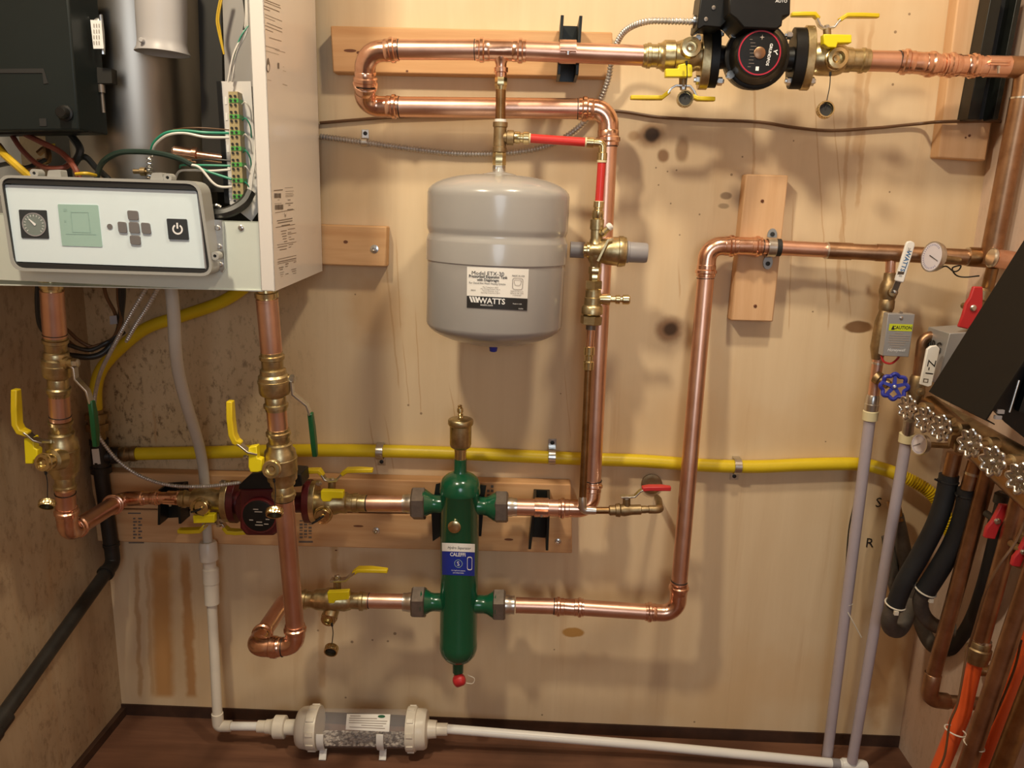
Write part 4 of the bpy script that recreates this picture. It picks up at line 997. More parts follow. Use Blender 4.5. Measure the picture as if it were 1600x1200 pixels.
# ================================================================ copper drops under the boiler
def drop_axis(xa, ya, da, xb, yb, db):
    a, b = V(xa, ya, da), V(xb, yb, db)
    def f(y):
        lo, hi = -0.3, 1.3
        for _ in range(40):
            m = (lo+hi)/2
            if PX(a.lerp(b, m))[1] < y: lo = m
            else: hi = m
        return a.lerp(b, (lo+hi)/2)
    return f
def vprof(f, y0, prof, seg=22, mb=None):
    "lathe along a drop; prof: (y px, r px)"
    A = f(y0); d = (f(y0+50)-A).normalized()
    return (mb or MB()).lathe(A, d, [((f(y)-A).dot(d), r*K(f(y))) for y, r in prof], seg)
def press_brass(y0, y1, r, up):
    "crimped brass socket profile between two y's, mouth at y0 (up) or y1"
    L = y1-y0
    P = [(0, 1.0), (0.03, 1.12), (0.2, 1.12), (0.25, 1.28), (0.45, 1.28), (0.52, 1.1), (0.95, 1.1), (1, 1.05)]
    return [(y0+q*L, m*r) for q, m in P] if up else [(y1-q*L, m*r) for q, m in reversed(P)]
def left_aim(v): return v.normalized()
DF, DB = 0.42, 0.36
# ---- left drop
fL = drop_axis(81, 450, DF, 106, 830, DB)
t = Thing('copper_pipe', 'copper drop nearest the side wall, leaving the boiler and turning back to the red pump', 'pipe', (95, 640, 0.39))
t.add('union_nut', vprof(fL, 440, [(432, 14), (440, 15), (441, 18), (449, 18), (450, 15), (456, 15.5), (457, 17.5)], 14), BRIGHTBRASS)
t.add('pipe', vprof(fL, 455, [(454, 17.3), (526, 17.3)]), COPPER)
t.add('pipe', vprof(fL, 618, [(616, 15.6), (656, 15.4)]), COPPER)
t.add('pipe', vprof(fL, 765, [(764, 14.4), (800, 14.2)]), COPPER)
for y in (521.5, 649, 770, 794): t.add('depth_mark', vprof(fL, y, [(y, 15), (y, 17.8 if y < 560 else 15.4 if y > 700 else 16.2), (y+1.2, 17.8 if y < 560 else 15.2 if y > 700 else 16.2), (y+1.2, 15)]), INK)
kb = fL(838)
dgx = V(186, 783, 0.135)
t.add('elbow_fitting', press([fL(792), fL(833), fL(833).lerp(dgx, 0.22)], 14.4, bend=0.036, cuff=0.026, r=14.6*K(fL(800))), FITTING)
t.add('pipe', MB().sweep([fL(833).lerp(dgx, 0.16), dgx], 0.0175, 18), COPPER)
t.add('elbow_fitting', press([fL(833).lerp(dgx, 0.84), dgx.lerp(V(190, 779, .12), 0.8), V(222, 778.5, 0.13)], 12, bend=0.02, cuff=0.016, r=0.0185, ends=(1, 0), mid=0.9), FITTING)
t.add('coupling', press([(216, 778.5, .13), (250, 778, .13)], 9.6, cuff=0.020), FITTING)
t.add('adaptor', press([(244, 778, .13), (284, 778, .13)], 9.2, cuff=0.02, ends=(0, 1), mid=1.0), FITTING)
# ball valve and drain valve on it
def ball_valve(label, f, prof, nutpx, steel, grip, d):
    t = Thing('ball_valve', label, 'valve', f(prof[0][0]))
    t.add('valve_body', vprof(f, prof[0][0], prof, 24), BRASS)
    b = t.add('bonnet', rod((nutpx[0]-18, nutpx[1], d), (nutpx[0]+10, nutpx[1], d+.002), [(0, 10), (12, 10), (13, 7.5), (20, 7.5)], 12), BRASS)
    lever(t, ((nutpx[0]-6, nutpx[1], d), (nutpx[0]+4, nutpx[1], d)), steel, [grip], grip_mat=GREENGRIP, dw=13, tk=3.2, gk=8, gw=14, nut=7)
    return t
ball_valve('brass ball valve with a green lever on the copper drop nearest the side wall', fL, press_brass(524, 548, 15, True)+[(548.5, 16.5), (551, 18.5), (558, 18.8), (560, 21.5), (568, 21.8), (568.5, 22.6), (571, 22.6), (571.5, 21.8), (584, 21.6), (587, 20.6), (588, 15.5)]+press_brass(591, 619, 14, False),
          (114, 567), [(112, 570, .41), (117, 574, .41), (119, 591, .408), (137, 610, .405), (143, 630, .405)], [(142.5, 626, .405), (146, 646, .405), (149, 676, .40), (150, 698, .40)], 0.41)
ball_valve('brass ball valve with a green lever on the copper drop under the boiler corner', fM_ := drop_axis(416, 455, DF, 461.5, 985, DB), press_brass(549, 575, 15.3, True)+[(575.5, 17.5), (577, 20), (584, 20.5), (587, 23.6), (593, 24.2), (593.5, 25.2), (597, 25.2), (597.5, 24.4), (611, 24.2), (615, 22.6), (616.5, 17)]+press_brass(619, 641, 15, False),
          (452, 592), [(450, 594, .40), (456, 595, .40), (458, 615, .398), (480, 633, .395), (485, 648, .395)], [(485, 645, .395), (488, 668, .39), (491, 696, .39), (492.5, 713, .388)], 0.40)
def drain_valve(label, f, prof, neck, port, r, handle, steel, grip, cap, straptop, capr, d, nutpx=None):
    t = Thing('drain_valve', label, 'valve', f(prof[0][0]))
    t.add('valve_body', vprof(f, prof[0][0], prof, 24), BRASS)
    A, B = V(*neck), V(*port); aim = (B-A).normalized(); k = K(B)
    t.add('drain_neck', MB().lathe(A, aim, [(0, r*1.35*k), ((B-A).length*0.55, r*1.3*k), ((B-A).length*0.62, r*0.95*k), ((B-A).length, r*0.95*k)], 20), BRASS)
    drain_port(t, B-aim*(10*k), r, 13, aim=aim)
    t.add('drain_handle', block(handle, d+.022, 0.016), YELBOX, bevel=0.0015)
    hung_cap(t, straptop, cap, capr, TOV*0.62-Z3*0.62+X3*0.12)
    S = [V(*p) for p in steel]
    lever(t, None, steel, [grip], dw=14, gk=9.5, gw=17)
    if nutpx: t.add('stem_nut', rod((nutpx[0]-4, nutpx[1], d), (nutpx[0]+8, nutpx[1], d), [(0, 4), (5, 4.5), (6, 3), (22, 3)], 6), STEEL)
    return t
fL2 = drop_axis(94, 650, 0.385, 104, 790, DB)
drain_valve('brass drain valve with a yellow lever on the copper drop nearest the side wall', fL2, press_brass(651, 674, 14, True)+[(674.5, 16.2), (676, 18.6), (684, 19), (688, 22.6), (699, 23.4), (699.5, 24.2), (702, 24.2), (702.5, 23.4), (722, 23.4), (723, 22.4), (735, 21.8), (736, 19), (742, 18.4), (743, 15)]+press_brass(743, 770, 13.2, False),
            (94, 716, .395), (70, 722, .43), 13.5, [(37, 685), (52, 683), (53, 700), (58, 703), (58, 717), (52, 719), (51, 725), (39, 725)],
            [(34, 671, .425), (45, 678, .425), (54, 686, .425), (66, 690, .42)], [(25, 608, .425), (26, 640, .425), (27, 662, .425), (33, 673, .425), (46, 678, .425)], (74, 786, .425), (71, 736, .432), 12.5, 0.405, nutpx=(62, 690))
# ---- drop under the boiler corner
fM = fM_
t = Thing('copper_pipe', 'copper drop under the boiler corner that loops back to the lower green union', 'pipe', (440, 800, 0.39))
t.add('union_nut', vprof(fM, 455, [(446, 14), (456, 15), (457, 18.5), (464, 18.5), (465, 14.5), (470, 15), (471, 17.6)], 14), BRIGHTBRASS)
t.add('pipe', vprof(fM, 468, [(467, 17.0), (551, 16.6)]), COPPER)
t.add('pipe', vprof(fM, 640, [(638, 15.6), (672, 15.4)]), COPPER)
t.add('pipe', vprof(fM, 778, [(775, 15.0), (985, 13.8)]), COPPER)
t.add('depth_mark', vprof(fM, 780, [(779.5, 14), (779.5, 15.3), (781, 15.3), (781, 14)]), INK)
rM = 14.0*K(fM(985))
c2 = V(403, 1011, DB); c3 = c2 + Y3*0.225
c3 = V(446, 936, 0.135)
t.add('elbow_fitting', press([fM(976), V(462, 1010, DB), V(418, 1011, DB)], 14, bend=0.044, cuff=0.026, r=rM), FITTING)
t.add('elbow_fitting', press([V(438, 1011, DB), V(396, 1012, DB), V(396, 1012, DB).lerp(c3, 0.30)], 14, bend=0.046, cuff=0.024, r=rM), FITTING)
t.add('pipe', MB().sweep(fillet([V(396, 1012, DB).lerp(c3, 0.24), c3, V(480, 937, .135)], 0.025), rM*0.98, 18), COPPER)
t.add('depth_mark', markring(V(441.5, 1011, DB), V(446, 1011, DB), 14.9), INK)
tx = MB(); q = V(457, 996, DB+0.0165); kq = K(q)
t.add('stamp_mark', MB().hoop([q+X3*(sx*6*kq)+Z3*(sz*3*kq) for sx, sz in ((-1,-1),(1,-1),(1,1),(-1,1))], [q+X3*(sx*4.2*kq)+Z3*(sz*1.4*kq) for sx, sz in ((-1,-1),(1,-1),(1,1),(-1,1))], TOV*0.0012), INK)
drain_valve('brass drain valve with a yellow lever above the red pump, on the longer copper drop', fM, press_brass(669, 691, 15, True)+[(691.5, 17), (693, 19.6), (700, 20), (704, 23.6), (714, 24.8), (714.5, 25.6), (717, 25.6), (717.5, 24.8), (736, 24.6), (737, 23.6), (748, 22.6), (749, 19.6), (756, 19), (757, 16)]+press_brass(758, 780, 14.5, False),
            (434, 727, .395), (425, 733, .43), 13.5, [(388, 699), (401, 697), (402, 716), (409, 718), (409, 736), (403, 738), (391, 738), (388, 730)],
            [(364, 687, .425), (376, 695, .425), (388, 705, .425), (402, 708, .42)], [(360, 626, .425), (361, 652, .425), (364, 678, .425), (369, 689, .425), (377, 694, .425)], (429, 799, .43), (428, 748, .432), 13.5, 0.405, nutpx=(385, 715))
# ---- lower valve into the separator
t = Thing('isolation_valve', 'brass valve with one yellow lever feeding the lower green union', 'valve', (520, 938, 0.135))
D5 = 0.135
t.add('valve_body', rod((470, 936, D5), (577, 939, D5), [(0, 12), (1, 13.5), (4, 13.5), (5, 15.5), (9, 15.5), (10, 13.2), (18, 13.2), (20, 14), (26, 16.5), (38, 17), (42, 19), (56, 19), (60, 16.5), (70, 17), (78, 15), (80, 13.2), (92, 13.2), (93, 15.5), (98, 15.5), (99, 13.6), (105, 13.2)], 22), BRASS)
t.add('pipe', tube([(572, 938.5, D5), (636, 940, D5)], 11.8), COPPER)
t.add('depth_mark', markring((576, 938.6, D5), (580, 938.7, D5), 12), INK)
drain_port(t, V(516, 960, D5)-Vector((0, -0.012, 0)), 11.5, 17, aim=TOV-Z3*0.12)
t.add('drain_neck', rod((522, 943, D5), (516, 962, D5+.016), [(0, 11), (12, 11.5), (20, 11)], 16), BRASS)
t.add('drain_handle', block([(511, 926), (545, 924), (545, 937), (524, 939), (522, 943), (513, 943)], D5+0.040, 0.014), YELBOX, bevel=0.0015)
hung_cap(t, (518.5, 974, D5+.045), (518, 1014, D5+.035), 11, TOV-Z3*0.35)
lever(t, ((527, 922, D5), (527, 903, D5)), [(517, 906, D5), (533, 906, D5), (541, 905, D5), (549, 898, D5), (557, 891, D5)], [[(552, 895, D5), (560, 889.5, D5), (580, 889.5, D5), (606, 891.5, D5)]], dw=13, gk=6)
# ================================================================ red circulator
DR = 0.13
t = Thing('circulator_pump', 'dark red circulator pump behind the copper drop, low on the pine boards', 'pump', (415, 795, DR))
kr = K(V(415, 790, DR)); rc = V(414, 788, DR)
body = t.add('pump_body', MB().lathe(rc-TOV*0.026, TOV, [(0, 24*kr), (5*kr, 34*kr), (12*kr, 39*kr), (36*kr, 40*kr), (42*kr, 38*kr)], 32), REDPUMP)
q = [(373, 764), (428, 762), (436, 770), (438, 830), (426, 838), (384, 838), (374, 826)]
t.add('motor_housing', MB().plate([V(x, y, DR+.065) for x, y in q], Vector((0, 0.04, 0))), REDPUMP, body, bevel=0.006)
mc = V(404.5, 806, DR+0.078); km = K(mc)
mt = t.add('motor_cap', MB().lathe(mc-TOV*0.03, TOV, [(0, 28.5*km), (0.028, 28.5*km), (0.030, 27.5*km)], 36), REDPUMP)
t.add('nameplate', MB().lathe(mc-TOV*0.001, TOV, [(0, 25.5*km), (0.002, 25.5*km), (0.0025, 24.5*km)], 36), BLACKCAST, mt)
tx = MB()
for (dx, dy, wd) in ((-15, 6, 6), (-4, 9, 9), (-6, 14, 12), (8, 12, 7), (-8, -12, 8), (-6, -8, 12), (11, 4, 6)):
    c = mc+X3*(dx*km)-Z3*(dy*km)+TOV*0.0018; tx.plate([c, c+X3*(wd*km), c+X3*(wd*km)-Z3*(1.6*km), c-Z3*(1.6*km)], TOV*0.0002)
t.add('plate_print', tx, PALEINK, mt, flat=True)
t.add('terminal_box', MB().plate([V(x, y, DR+.082) for x, y in ((372, 765), (374, 757), (392, 741), (424, 737), (470, 741), (472, 760), (430, 764))], Vector((0, 0.055, 0))), BLACKPL, bevel=0.002)
t.add('suction_neck', rod((376, 785, DR), (362, 784, DR), [(0, 17), (14, 18)], 18), REDPUMP)
t.add('discharge_neck', rod((446, 785, DR), (480, 785, DR), [(0, 17), (12, 16), (24, 16), (32, 19)], 18), REDPUMP)
f1 = flange(t, 'pump_flange', 361, 372, 750, 818, DR, REDPUMP); f2 = flange(t, 'pump_flange', 477, 488, 748, 818, DR, REDPUMP)
# flange valve left of the red pump
t = Thing('isolation_valve', 'brass flange valve with yellow wings between copper elbow and red pump', 'valve', (320, 785, DR))
t.add('valve_body', rod((280, 779, DR), (360, 784, DR), [(0, 10.5), (2, 12.5), (6, 12.5), (7, 14), (11, 14), (12, 12), (20, 12), (22, 16), (34, 19), (52, 19), (60, 17), (70, 20)], 22), BRASS)
vf = flange(t, 'valve_flange', 351, 361, 750, 816, DR, BRASS); bolt(t, (352, 755, DR+.01), -X3, 5.5, 6, vf); bolt(t, (352, 812, DR+.01), -X3, 5.5, 6, vf)
drain_port(t, (322, 787, DR+.010), 13.5, 17, aim=TOV*1-X3*0.18-Z3*0.05)
pc = toview((318.5, 791, DR+.034), [(0, 12.5), (6, 12.5), (8, 11), (8.5, 4), (11, 3.5), (11.5, 0.5)], 20, d=TOV-X3*0.18); t.add('drain_cap', pc, BRIGHTBRASS)
t.add('cap_strap', MB().sweep([V(314, 795, DR+.052), V(306, 799, DR+.052), V(299, 800, DR+.04)], 0.0022, 8), GASKET)
t.add('drain_handle', block([(301, 806), (335, 804), (335, 817), (302, 818)], DR+0.04, 0.016), YELBOX, bevel=0.0015)
lever(t, ((340, 800, DR), (342, 818, DR)), [(319, 824, DR), (325, 817, DR), (335, 816, DR), (349, 818, DR), (354, 826, DR)], [[(279, 829, DR), (296, 829, DR), (314, 828, DR), (322, 820, DR)], [(350, 823, DR), (357, 830, DR), (370, 831, DR), (385, 831, DR)]])
# flange valve right of the red pump
t = Thing('isolation_valve', 'brass flange valve with yellow wings between red pump and upper green union', 'valve', (520, 785, DR))
t.add('valve_body', rod((496, 784, DR), (574, 786.5, DR), [(-6, 19), (4, 18), (10, 20), (26, 20), (36, 17), (46, 17), (48, 14), (56, 14), (57, 15.5), (64, 15.5), (65, 13.5), (76, 13.5), (77, 12.5)], 22), BRASS)
t.add('pipe', tube([(570, 786.3, DR), (634, 787, DH)], 12.2), COPPER)
t.add('depth_mark', markring((572.5, 786.4, DR), (577, 786.5, DR), 12.5), INK)
vf = flange(t, 'valve_flange', 487, 496, 750, 817, DR, BRASS); bolt(t, (496, 755, DR+.01), X3, 5, 4, vf)
drain_port(t, (509, 798, DR+.010), 13, 17, aim=TOV-Z3*0.06)
t.add('drain_cap', toview((506.5, 803, DR+.034), [(0, 12), (6, 12), (8, 10.5), (8.5, 4), (11, 3.5), (11.5, 0.5)], 20, d=TOV-Z3*0.06), BRIGHTBRASS)
t.add('cap_strap', MB().sweep([V(506, 806, DR+.053), V(498, 812, DR+.053), V(488, 818, DR+.04)], 0.0022, 8), GASKET)
t.add('drain_handle', block([(501, 767), (536, 768), (536, 779), (519, 779), (516, 784), (504, 784), (501, 779)], DR+0.04, 0.016), YELBOX, bevel=0.0015)
lever(t, ((518, 772, DR), (519, 752, DR)), [(501, 738, DR), (508, 749, DR), (515, 751, DR), (526, 750, DR), (533, 742, DR), (540, 736, DR)], [[(472, 736, DR), (486, 735.5, DR), (499, 735, DR), (505, 743, DR)], [(534, 741, DR), (543, 734.5, DR), (560, 734, DR), (583, 734.5, DR)]])
strut_clamp('black strut bracket behind the brass valve left of the red pump', ((262, 754), (294, 752), (297, 806), (261, 808)), .127, 778, 9.4, 20, 272, bandm=FITTING, fd=.6)
# ================================================================ iron gas pipe and tee
t = Thing('iron_gas_pipe', 'black iron gas pipe dropping from a tee and running out along the side wall', 'pipe', (165, 800, 0.06))
DG = 0.055
t.add('tee', (lambda m: rod((158, 713, DG), (184, 711, .042), [(0, 11), (12, 11), (13, 13.5), (24, 13.5)], 16, mb=m))(rod((154.5, 686, DG), (158.5, 742, DG), [(0, 14), (8, 14.5), (9, 13), (44, 13.5), (45, 15.5), (55, 15.5)], 18)), IRON)
c = V(150, 713, DG+.0185); t.add('tee_label', MB().plate([V(x, y, DG+.019) for x, y in ((143, 702), (154, 701), (157, 725), (146, 726))], TOV*-0.001), PAPER)
t.add('pipe', tube([(158, 738, DG), (174, 856, DG)], 11.2), IRON)
e0 = V(174, 850, DG); e1 = V(177, 876, DG)
far = VX(-18, 1150, XL+0.045)
t.add('elbow', MB().sweep(*stations(fillet([V(173.5, 848, DG), V(177, 879, DG), V(177, 879, DG).lerp(far, 0.085)], 0.018), [(0, .0155), (0.001, .0185), (.008, .0185), (.009, .0165), (-.009, .0165), (-.008, .0190), (-.0005, .0190)]), 18), IRON)
t.add('pipe', MB().sweep([V(177, 879, DG), far], 0.0148, 16), IRON)
pA = V(177, 879, DG).lerp(far, 0.93)
t.add('coupling', MB().lathe(V(177, 879, DG).lerp(far, 0.90), far-V(177, 879, DG), [(0, .016), (.002, .021), (.035, .0205), (.037, .0225), (.050, .0225)], 18), IRON)
t = Thing('gas_valve', 'dull brass gas fitting above the iron tee beside the side wall', 'valve', (152, 660, 0.055))
mb = rod((150, 640, DG), (154.5, 690, DG), [(0, 11), (6, 11), (6, 17), (14, 17), (15, 13), (22, 13), (22, 17.5), (33, 17.5), (34, 12), (50, 12)], 8)
t.add('flare_nut', mb, OLDBRASS)
t.add('gas_tube', MB().sweep(smooth([(150, 642, DG), (150, 605, .05), (160, 575, .045), (186, 546, .035), (230, 512, .03), (290, 492, .03), (350, 470, .035), (392, 440, .05), (410, 415, .06)], 6), 0.0135, 14), YELLOW)
# ================================================================ cables under the boiler
t = Thing('flexible_conduit', 'steel flexible conduit curving from the boiler down to the red pump', 'cable', (165, 690, 0.2))
t.add('conduit', armoured([(240, 430, .34), (226, 455, .34), (205, 490, .325), (178, 540, .285), (158, 580, .22), (149, 615, .16), (147, 645, .14), (152, 675, .13), (165, 697, .13), (187, 722, .13), (220, 744, .135), (265, 758, .15), (320, 760, .165), (376, 754, .175)], 3.6), FLEX)
t = Thing('flexible_conduit', 'short steel flexible conduit running beside the one to the red pump', 'cable', (222, 480, 0.3))
t.add('conduit', armoured([(258, 430, .35), (247, 450, .345), (230, 480, .335), (212, 508, .315), (197, 534, .30)], 3.6), FLEX)
t = Thing('black_cable_bundle', 'bundle of black and brown cables tied together under the boiler', 'cable', (185, 530, 0.24))
t.add('cable', MB().sweep(smooth([(92, 553, .30), (115, 556, .29), (140, 558, .28), (160, 552, .27), (176, 535, .26), (188, 505, .27), (190, 430, .33)], 8), 0.0058, 10), WIREBLACK)
t.add('cable', MB().sweep(smooth([(60, 430, .38), (58, 470, .37), (63, 510, .35), (84, 530, .33), (110, 540, .30), (140, 547, .28), (165, 536, .27), (184, 522, .26), (193, 470, .30), (192, 430, .33)], 8), 0.0040, 10), WIREBLACK)
t.add('cable', MB().sweep(smooth([(70, 505, .30), (100, 512, .29), (122, 531, .28), (145, 542, .27), (170, 536, .262), (185, 516, .265), (180, 490, .28), (166, 462, .31), (160, 430, .33)], 8), 0.0034, 10), WIREBROWN)
t.add('cable', MB().sweep(smooth([(96, 525, .29), (125, 545, .28), (152, 540, .272), (178, 527, .265), (189, 498, .28), (185, 470, .30), (184, 430, .33)], 8), 0.0034, 10), WIREBROWN)
t.add('cable_tie', MB().hoop([V(184, 528, .268)+Vector((0.017*cos(a)*.9, 0.012*sin(a), 0.010*cos(a))) for a in [2*pi*i/20 for i in range(20)]], [V(184, 528, .268)+Vector((0.015*cos(a)*.9, 0.010*sin(a), 0.009*cos(a))) for a in [2*pi*i/20 for i in range(20)]], Vector((-.002, 0, .004))), GASKET)
t.add('wire_tag', MB().plate([V(x, y, .285) for x, y in ((171, 494), (182, 493), (183, 506), (172, 507))], Vector((0, .0015, 0))), GREYPL)
# ================================================================ condensate drain
FZ = 0.062
fc = VZ(572, 1138, FZ); DFI = -fc.y
t = Thing('condensate_drain', 'white drain hose and pipe from the boiler down to the clear filter', 'pipe', (335, 1050, DFI))
t.add('hose', MB().sweep(smooth([(262, 425, .30), (268, 455, .30), (272, 500, .295), (274, 540, .285), (279, 582, .25), (291, 630, .20), (304, 672, .14), (313, 705, .10), (319, 745, .072), (322, 800, .066), (325, 852, .066)], 6), [0.0118]*36+[0.0118-0.0012*i/24 for i in range(25)], 16), HOSE)
dv = DFI
t.add('adaptor', rod((324.5, 846, .066), (329, 900, .072), [(0, 9), (0, 12), (4, 14), (30, 14), (34, 10), (50, 10)], 18), PVC)
t.add('coupling', rod((329, 886, .07), (332, 950, .078), [(0, 9), (3, 12.2), (26, 12.2), (27, 11.4), (60, 11.4), (61, 8)], 18), PVC)
t.add('riser_pipe', tube([(331, 940, .077), (340, 1120, dv)], 7.8), PVC)
p, r = stations(fillet([V(339.5, 1114, dv), V(341, 1134.5, dv), V(362, 1134.5, dv)], .008), [(0, .0105), (.001, .0135), (.015, .0135), (-.015, .0130), (-.001, .0130), (-.0005, .0105)])
t.add('elbow', MB().sweep(p, r, 18), PVC)
t.add('pipe', tube([(358, 1134.5, dv), (408, 1135, dv)], 6.6), PVCB)
t.add('union', rod((403, 1135, dv), (470, 1136.5, dv), [(0, 8), (0, 9.2), (12, 9.2), (13, 10.5), (20, 11), (25, 13.5), (27, 17.5), (43, 17.5), (44, 16), (44, 11.5), (64, 12)], 22), PVC)
t = Thing('condensate_filter', 'clear tube filter of marble chips with white screw caps, on the dark floor', 'filter', VZ(572, 1187, 0))
fA, fB = V(464, 1136.5, DFI), V(690, 1139.5, DFI); fx = (fB-fA).normalized(); kf = K(fc)
ribs = MB()
cap1 = t.add('end_cap', rod(fA, fB, [(0, 12), (0.5, 20), (3, 27), (8, 30.5), (14, 31.5), (19, 32), (20, 33), (34, 33.5), (36, 33), (36, 29)], 32), PVC)
cap2 = t.add('end_cap', rod(fA, fB, [(174, 29), (174, 33), (176, 33.5), (188, 33), (189, 30.5), (200, 30), (204, 28), (206, 14), (212, 13.5), (219, 13), (219, 9.5), (224, 9.5), (236, 9.2)], 32), PVC)
for (cap, s0, s1) in ((cap1, 20, 35), (cap2, 175, 188)):
    for i in range(10):
        a = 2*pi*i/10+0.3; n = Y3*cos(a)+(fx.cross(Y3))*sin(a); c = fA+fx*((s0+s1)/2*kf)+n*(33.6*kf)
        tt = fx.cross(n).normalized(); t.add('grip_rib', MB().box(c, fx*((s1-s0)/2*kf*0.8), n*(1.2*kf), tt*(3.4*kf)), PVC, cap, bevel=0.0006)
tb = t.add('clear_tube', MB().lathe(fA+fx*(34*kf), fx, [(0, 28.5*kf), (143*kf, 28.5*kf)], 40, cap=False), CLEAR)
# marble chips fill the lower part: a lumpy bed
bed = MB(); nx, na = 70, 26; rr = 26.3*kf; fz = fx.cross(Y3); fz = fz if fz.z > 0 else -fz
rnd = random.Random(3)
prev = None
for i in range(nx+1):
    c = fA+fx*((36+139*i/nx)*kf); row = len(bed.v)
    for j in range(na+1):
        a = pi*(1.25)+ (pi*0.50)*j/na
        bed.v.append(c + Y3*(rr*cos(a)) + fz*(rr*sin(a)) + (Y3*cos(a)+fz*sin(a))*rnd.uniform(-.0022, 0))
    for j in range(1, na+3):
        f = j/(na+3); a0 = pi*1.75; x0, z0 = rr*cos(a0), rr*sin(a0); x1, z1 = rr*cos(pi*1.25), rr*sin(pi*1.25)
        bed.v.append(c + Y3*(x0+(x1-x0)*f) + fz*(z0+(z1-z0)*f+rnd.uniform(-.0012, .0035)))
    cnt = len(bed.v)-row
    if prev is not None:
        for j in range(cnt): bed.f.append((prev+j, prev+(j+1) % cnt, row+(j+1) % cnt, row+j))
    prev = row
bd = t.add('marble_chips', bed, BEADS, flat=True); bd['kind'] = 'stuff'
def tube_face(x, y, o):
    r = ray(x, y); R_ = 28.5*kf+o; w0 = EYE-fA; w0 = w0-fx*w0.dot(fx); rv = r-fx*r.dot(fx)
    A_, B_, C_ = rv.dot(rv), 2*w0.dot(rv), w0.dot(w0)-R_*R_
    return EYE+r*((-B_-math.sqrt(max(B_*B_-4*A_*C_, 0)))/(2*A_))
def fl_(u, v, o): return tube_face(*lerp(lerp((542, 1115.5), (610, 1116), u), lerp((540, 1140), (608, 1143.5), u), v), o)
lb = t.add('label', patch(fl_, 6, 8, 0.0006), PAPER)
mb = MB()
def quad(fn, u0, v0, u1, v1, o): 
    i = len(mb.v); mb.v.extend([fn(u0, v0, o), fn(u1, v0, o), fn(u1, v1, o), fn(u0, v1, o)]); mb.f.append((i, i+1, i+2, i+3))
for i, (a, b) in enumerate(((.08, .32), (.06, .70), (.06, .94), (.06, .92), (.35, .85), (.08, .9))): quad(fl_, a, .1+.14*i, b, .1+.14*i+.045, .0011)
t.add('label_print', mb, PALEINK, lb, flat=True)
mb = MB(); i = len(mb.v); mb.v += [fl_(.80+.085*cos(a*pi/8), .13+.09*sin(a*pi/8), .0012) for a in range(16)]; mb.f.append(tuple(range(16))); t.add('label_emblem', mb, mat('label_green', (0.02, 0.12, 0.06), 0.5), lb, flat=True)
for x in (507.5, 599):
    cf = V(x, 1138, DFI); k = K(cf); foot = VZ(x+1, 1186, 0.003)
    arc = [cf + TOV*(30.5*k*cos(a)) + Z3*(30.5*k*sin(a)) for a in [radians(b) for b in range(20, -75, -12)]]
    P = arc + [Vector((cf.x+.002, foot.y+0.012, 0.02)), Vector((cf.x+.003, foot.y, 0.004)), Vector((cf.x+.003, foot.y-0.004, 0.003))]
    t.add('saddle_foot', MB().strap(P, [11*k]*len(P), 0.0035, X3), PVCB, bevel=0.0008)
t = Thing('condensate_pipe', 'long white pipe lying across the floor from the clear filter to the corner', 'pipe', VZ(1000, 1165, 0))
e1 = VZ(1338, 1196, 0.018)
t.add('pipe', MB().sweep([V(694, 1138.5, DFI), VZ(1000, 1161, 0.038).lerp(V(694, 1138.5, DFI).lerp(e1, 0.5), 0.5), e1], 0.0108, 16), PVCB)
dd = e1-V(694, 1138.5, DFI)
t.add('elbow', MB().lathe(e1-dd.normalized()*0.035, dd, [(0, .0125), (.004, .0145), (.05, .0145), (.058, .012), (.062, .006)], 18), PVCB)
t.add('tape_band', MB().lathe(e1-dd.normalized()*0.058, dd, [(0, .0115), (.018, .0115)], 18), GREYPL)
# ================================================================ wall hung boiler with its front off
O = V(430, 455, 0.45); YW = radians(4.0)
bx = Vector((cos(YW), sin(YW), 0)); by = Vector((-sin(YW), cos(YW), 0))
def BV(px, py, q=0.0): return VP(px, py, O+by*q, by)
def bplate(pts, q, th): return MB().plate([BV(x, y, q) for x, y in pts], by*th)
BW, BD, BT = 0.56, 0.405, 1.98
t = Thing('boiler', 'white wall hung boiler with its front cover off and control panel showing', 'boiler', O-bx*BW*0.5+by*BD*0.5)
zt = Z3*(BT-O.z)
side = t.add('side_panel', MB().plate([O, O+by*BD, O+by*BD+zt, O+zt], -bx*0.0015), WHITE)
t.add('front_flange', MB().plate([O, O-bx*0.0225, O-bx*0.0225+zt, O+zt], by*0.0015), WHITE, side)
t.add('flange_return', MB().plate([O-bx*0.0225, O-bx*0.0225+zt, O-bx*0.0225+zt+by*0.015, O-bx*0.0225+by*0.015], bx*0.001), WHITE, side)
t.add('bottom_plate', MB().plate([O-bx*0.002, O-bx*BW, O-bx*BW+by*BD, O+by*BD-bx*0.002], Z3*0.0015), GALV)
t.add('left_panel', MB().plate([O-bx*BW, O-bx*BW+by*BD, O-bx*BW+by*BD+zt, O-bx*BW+zt], bx*0.0015), WHITE)
t.add('back_panel', MB().plate([O+by*BD, O+by*BD-bx*BW, O+by*BD-bx*BW+zt, O+by*BD+zt], -by*0.0015), CHASSIS)
t.add('top_panel', MB().plate([O+zt, O-bx*BW+zt, O-bx*BW+by*BD+zt, O+by*BD+zt], -Z3*0.0015), WHITE)
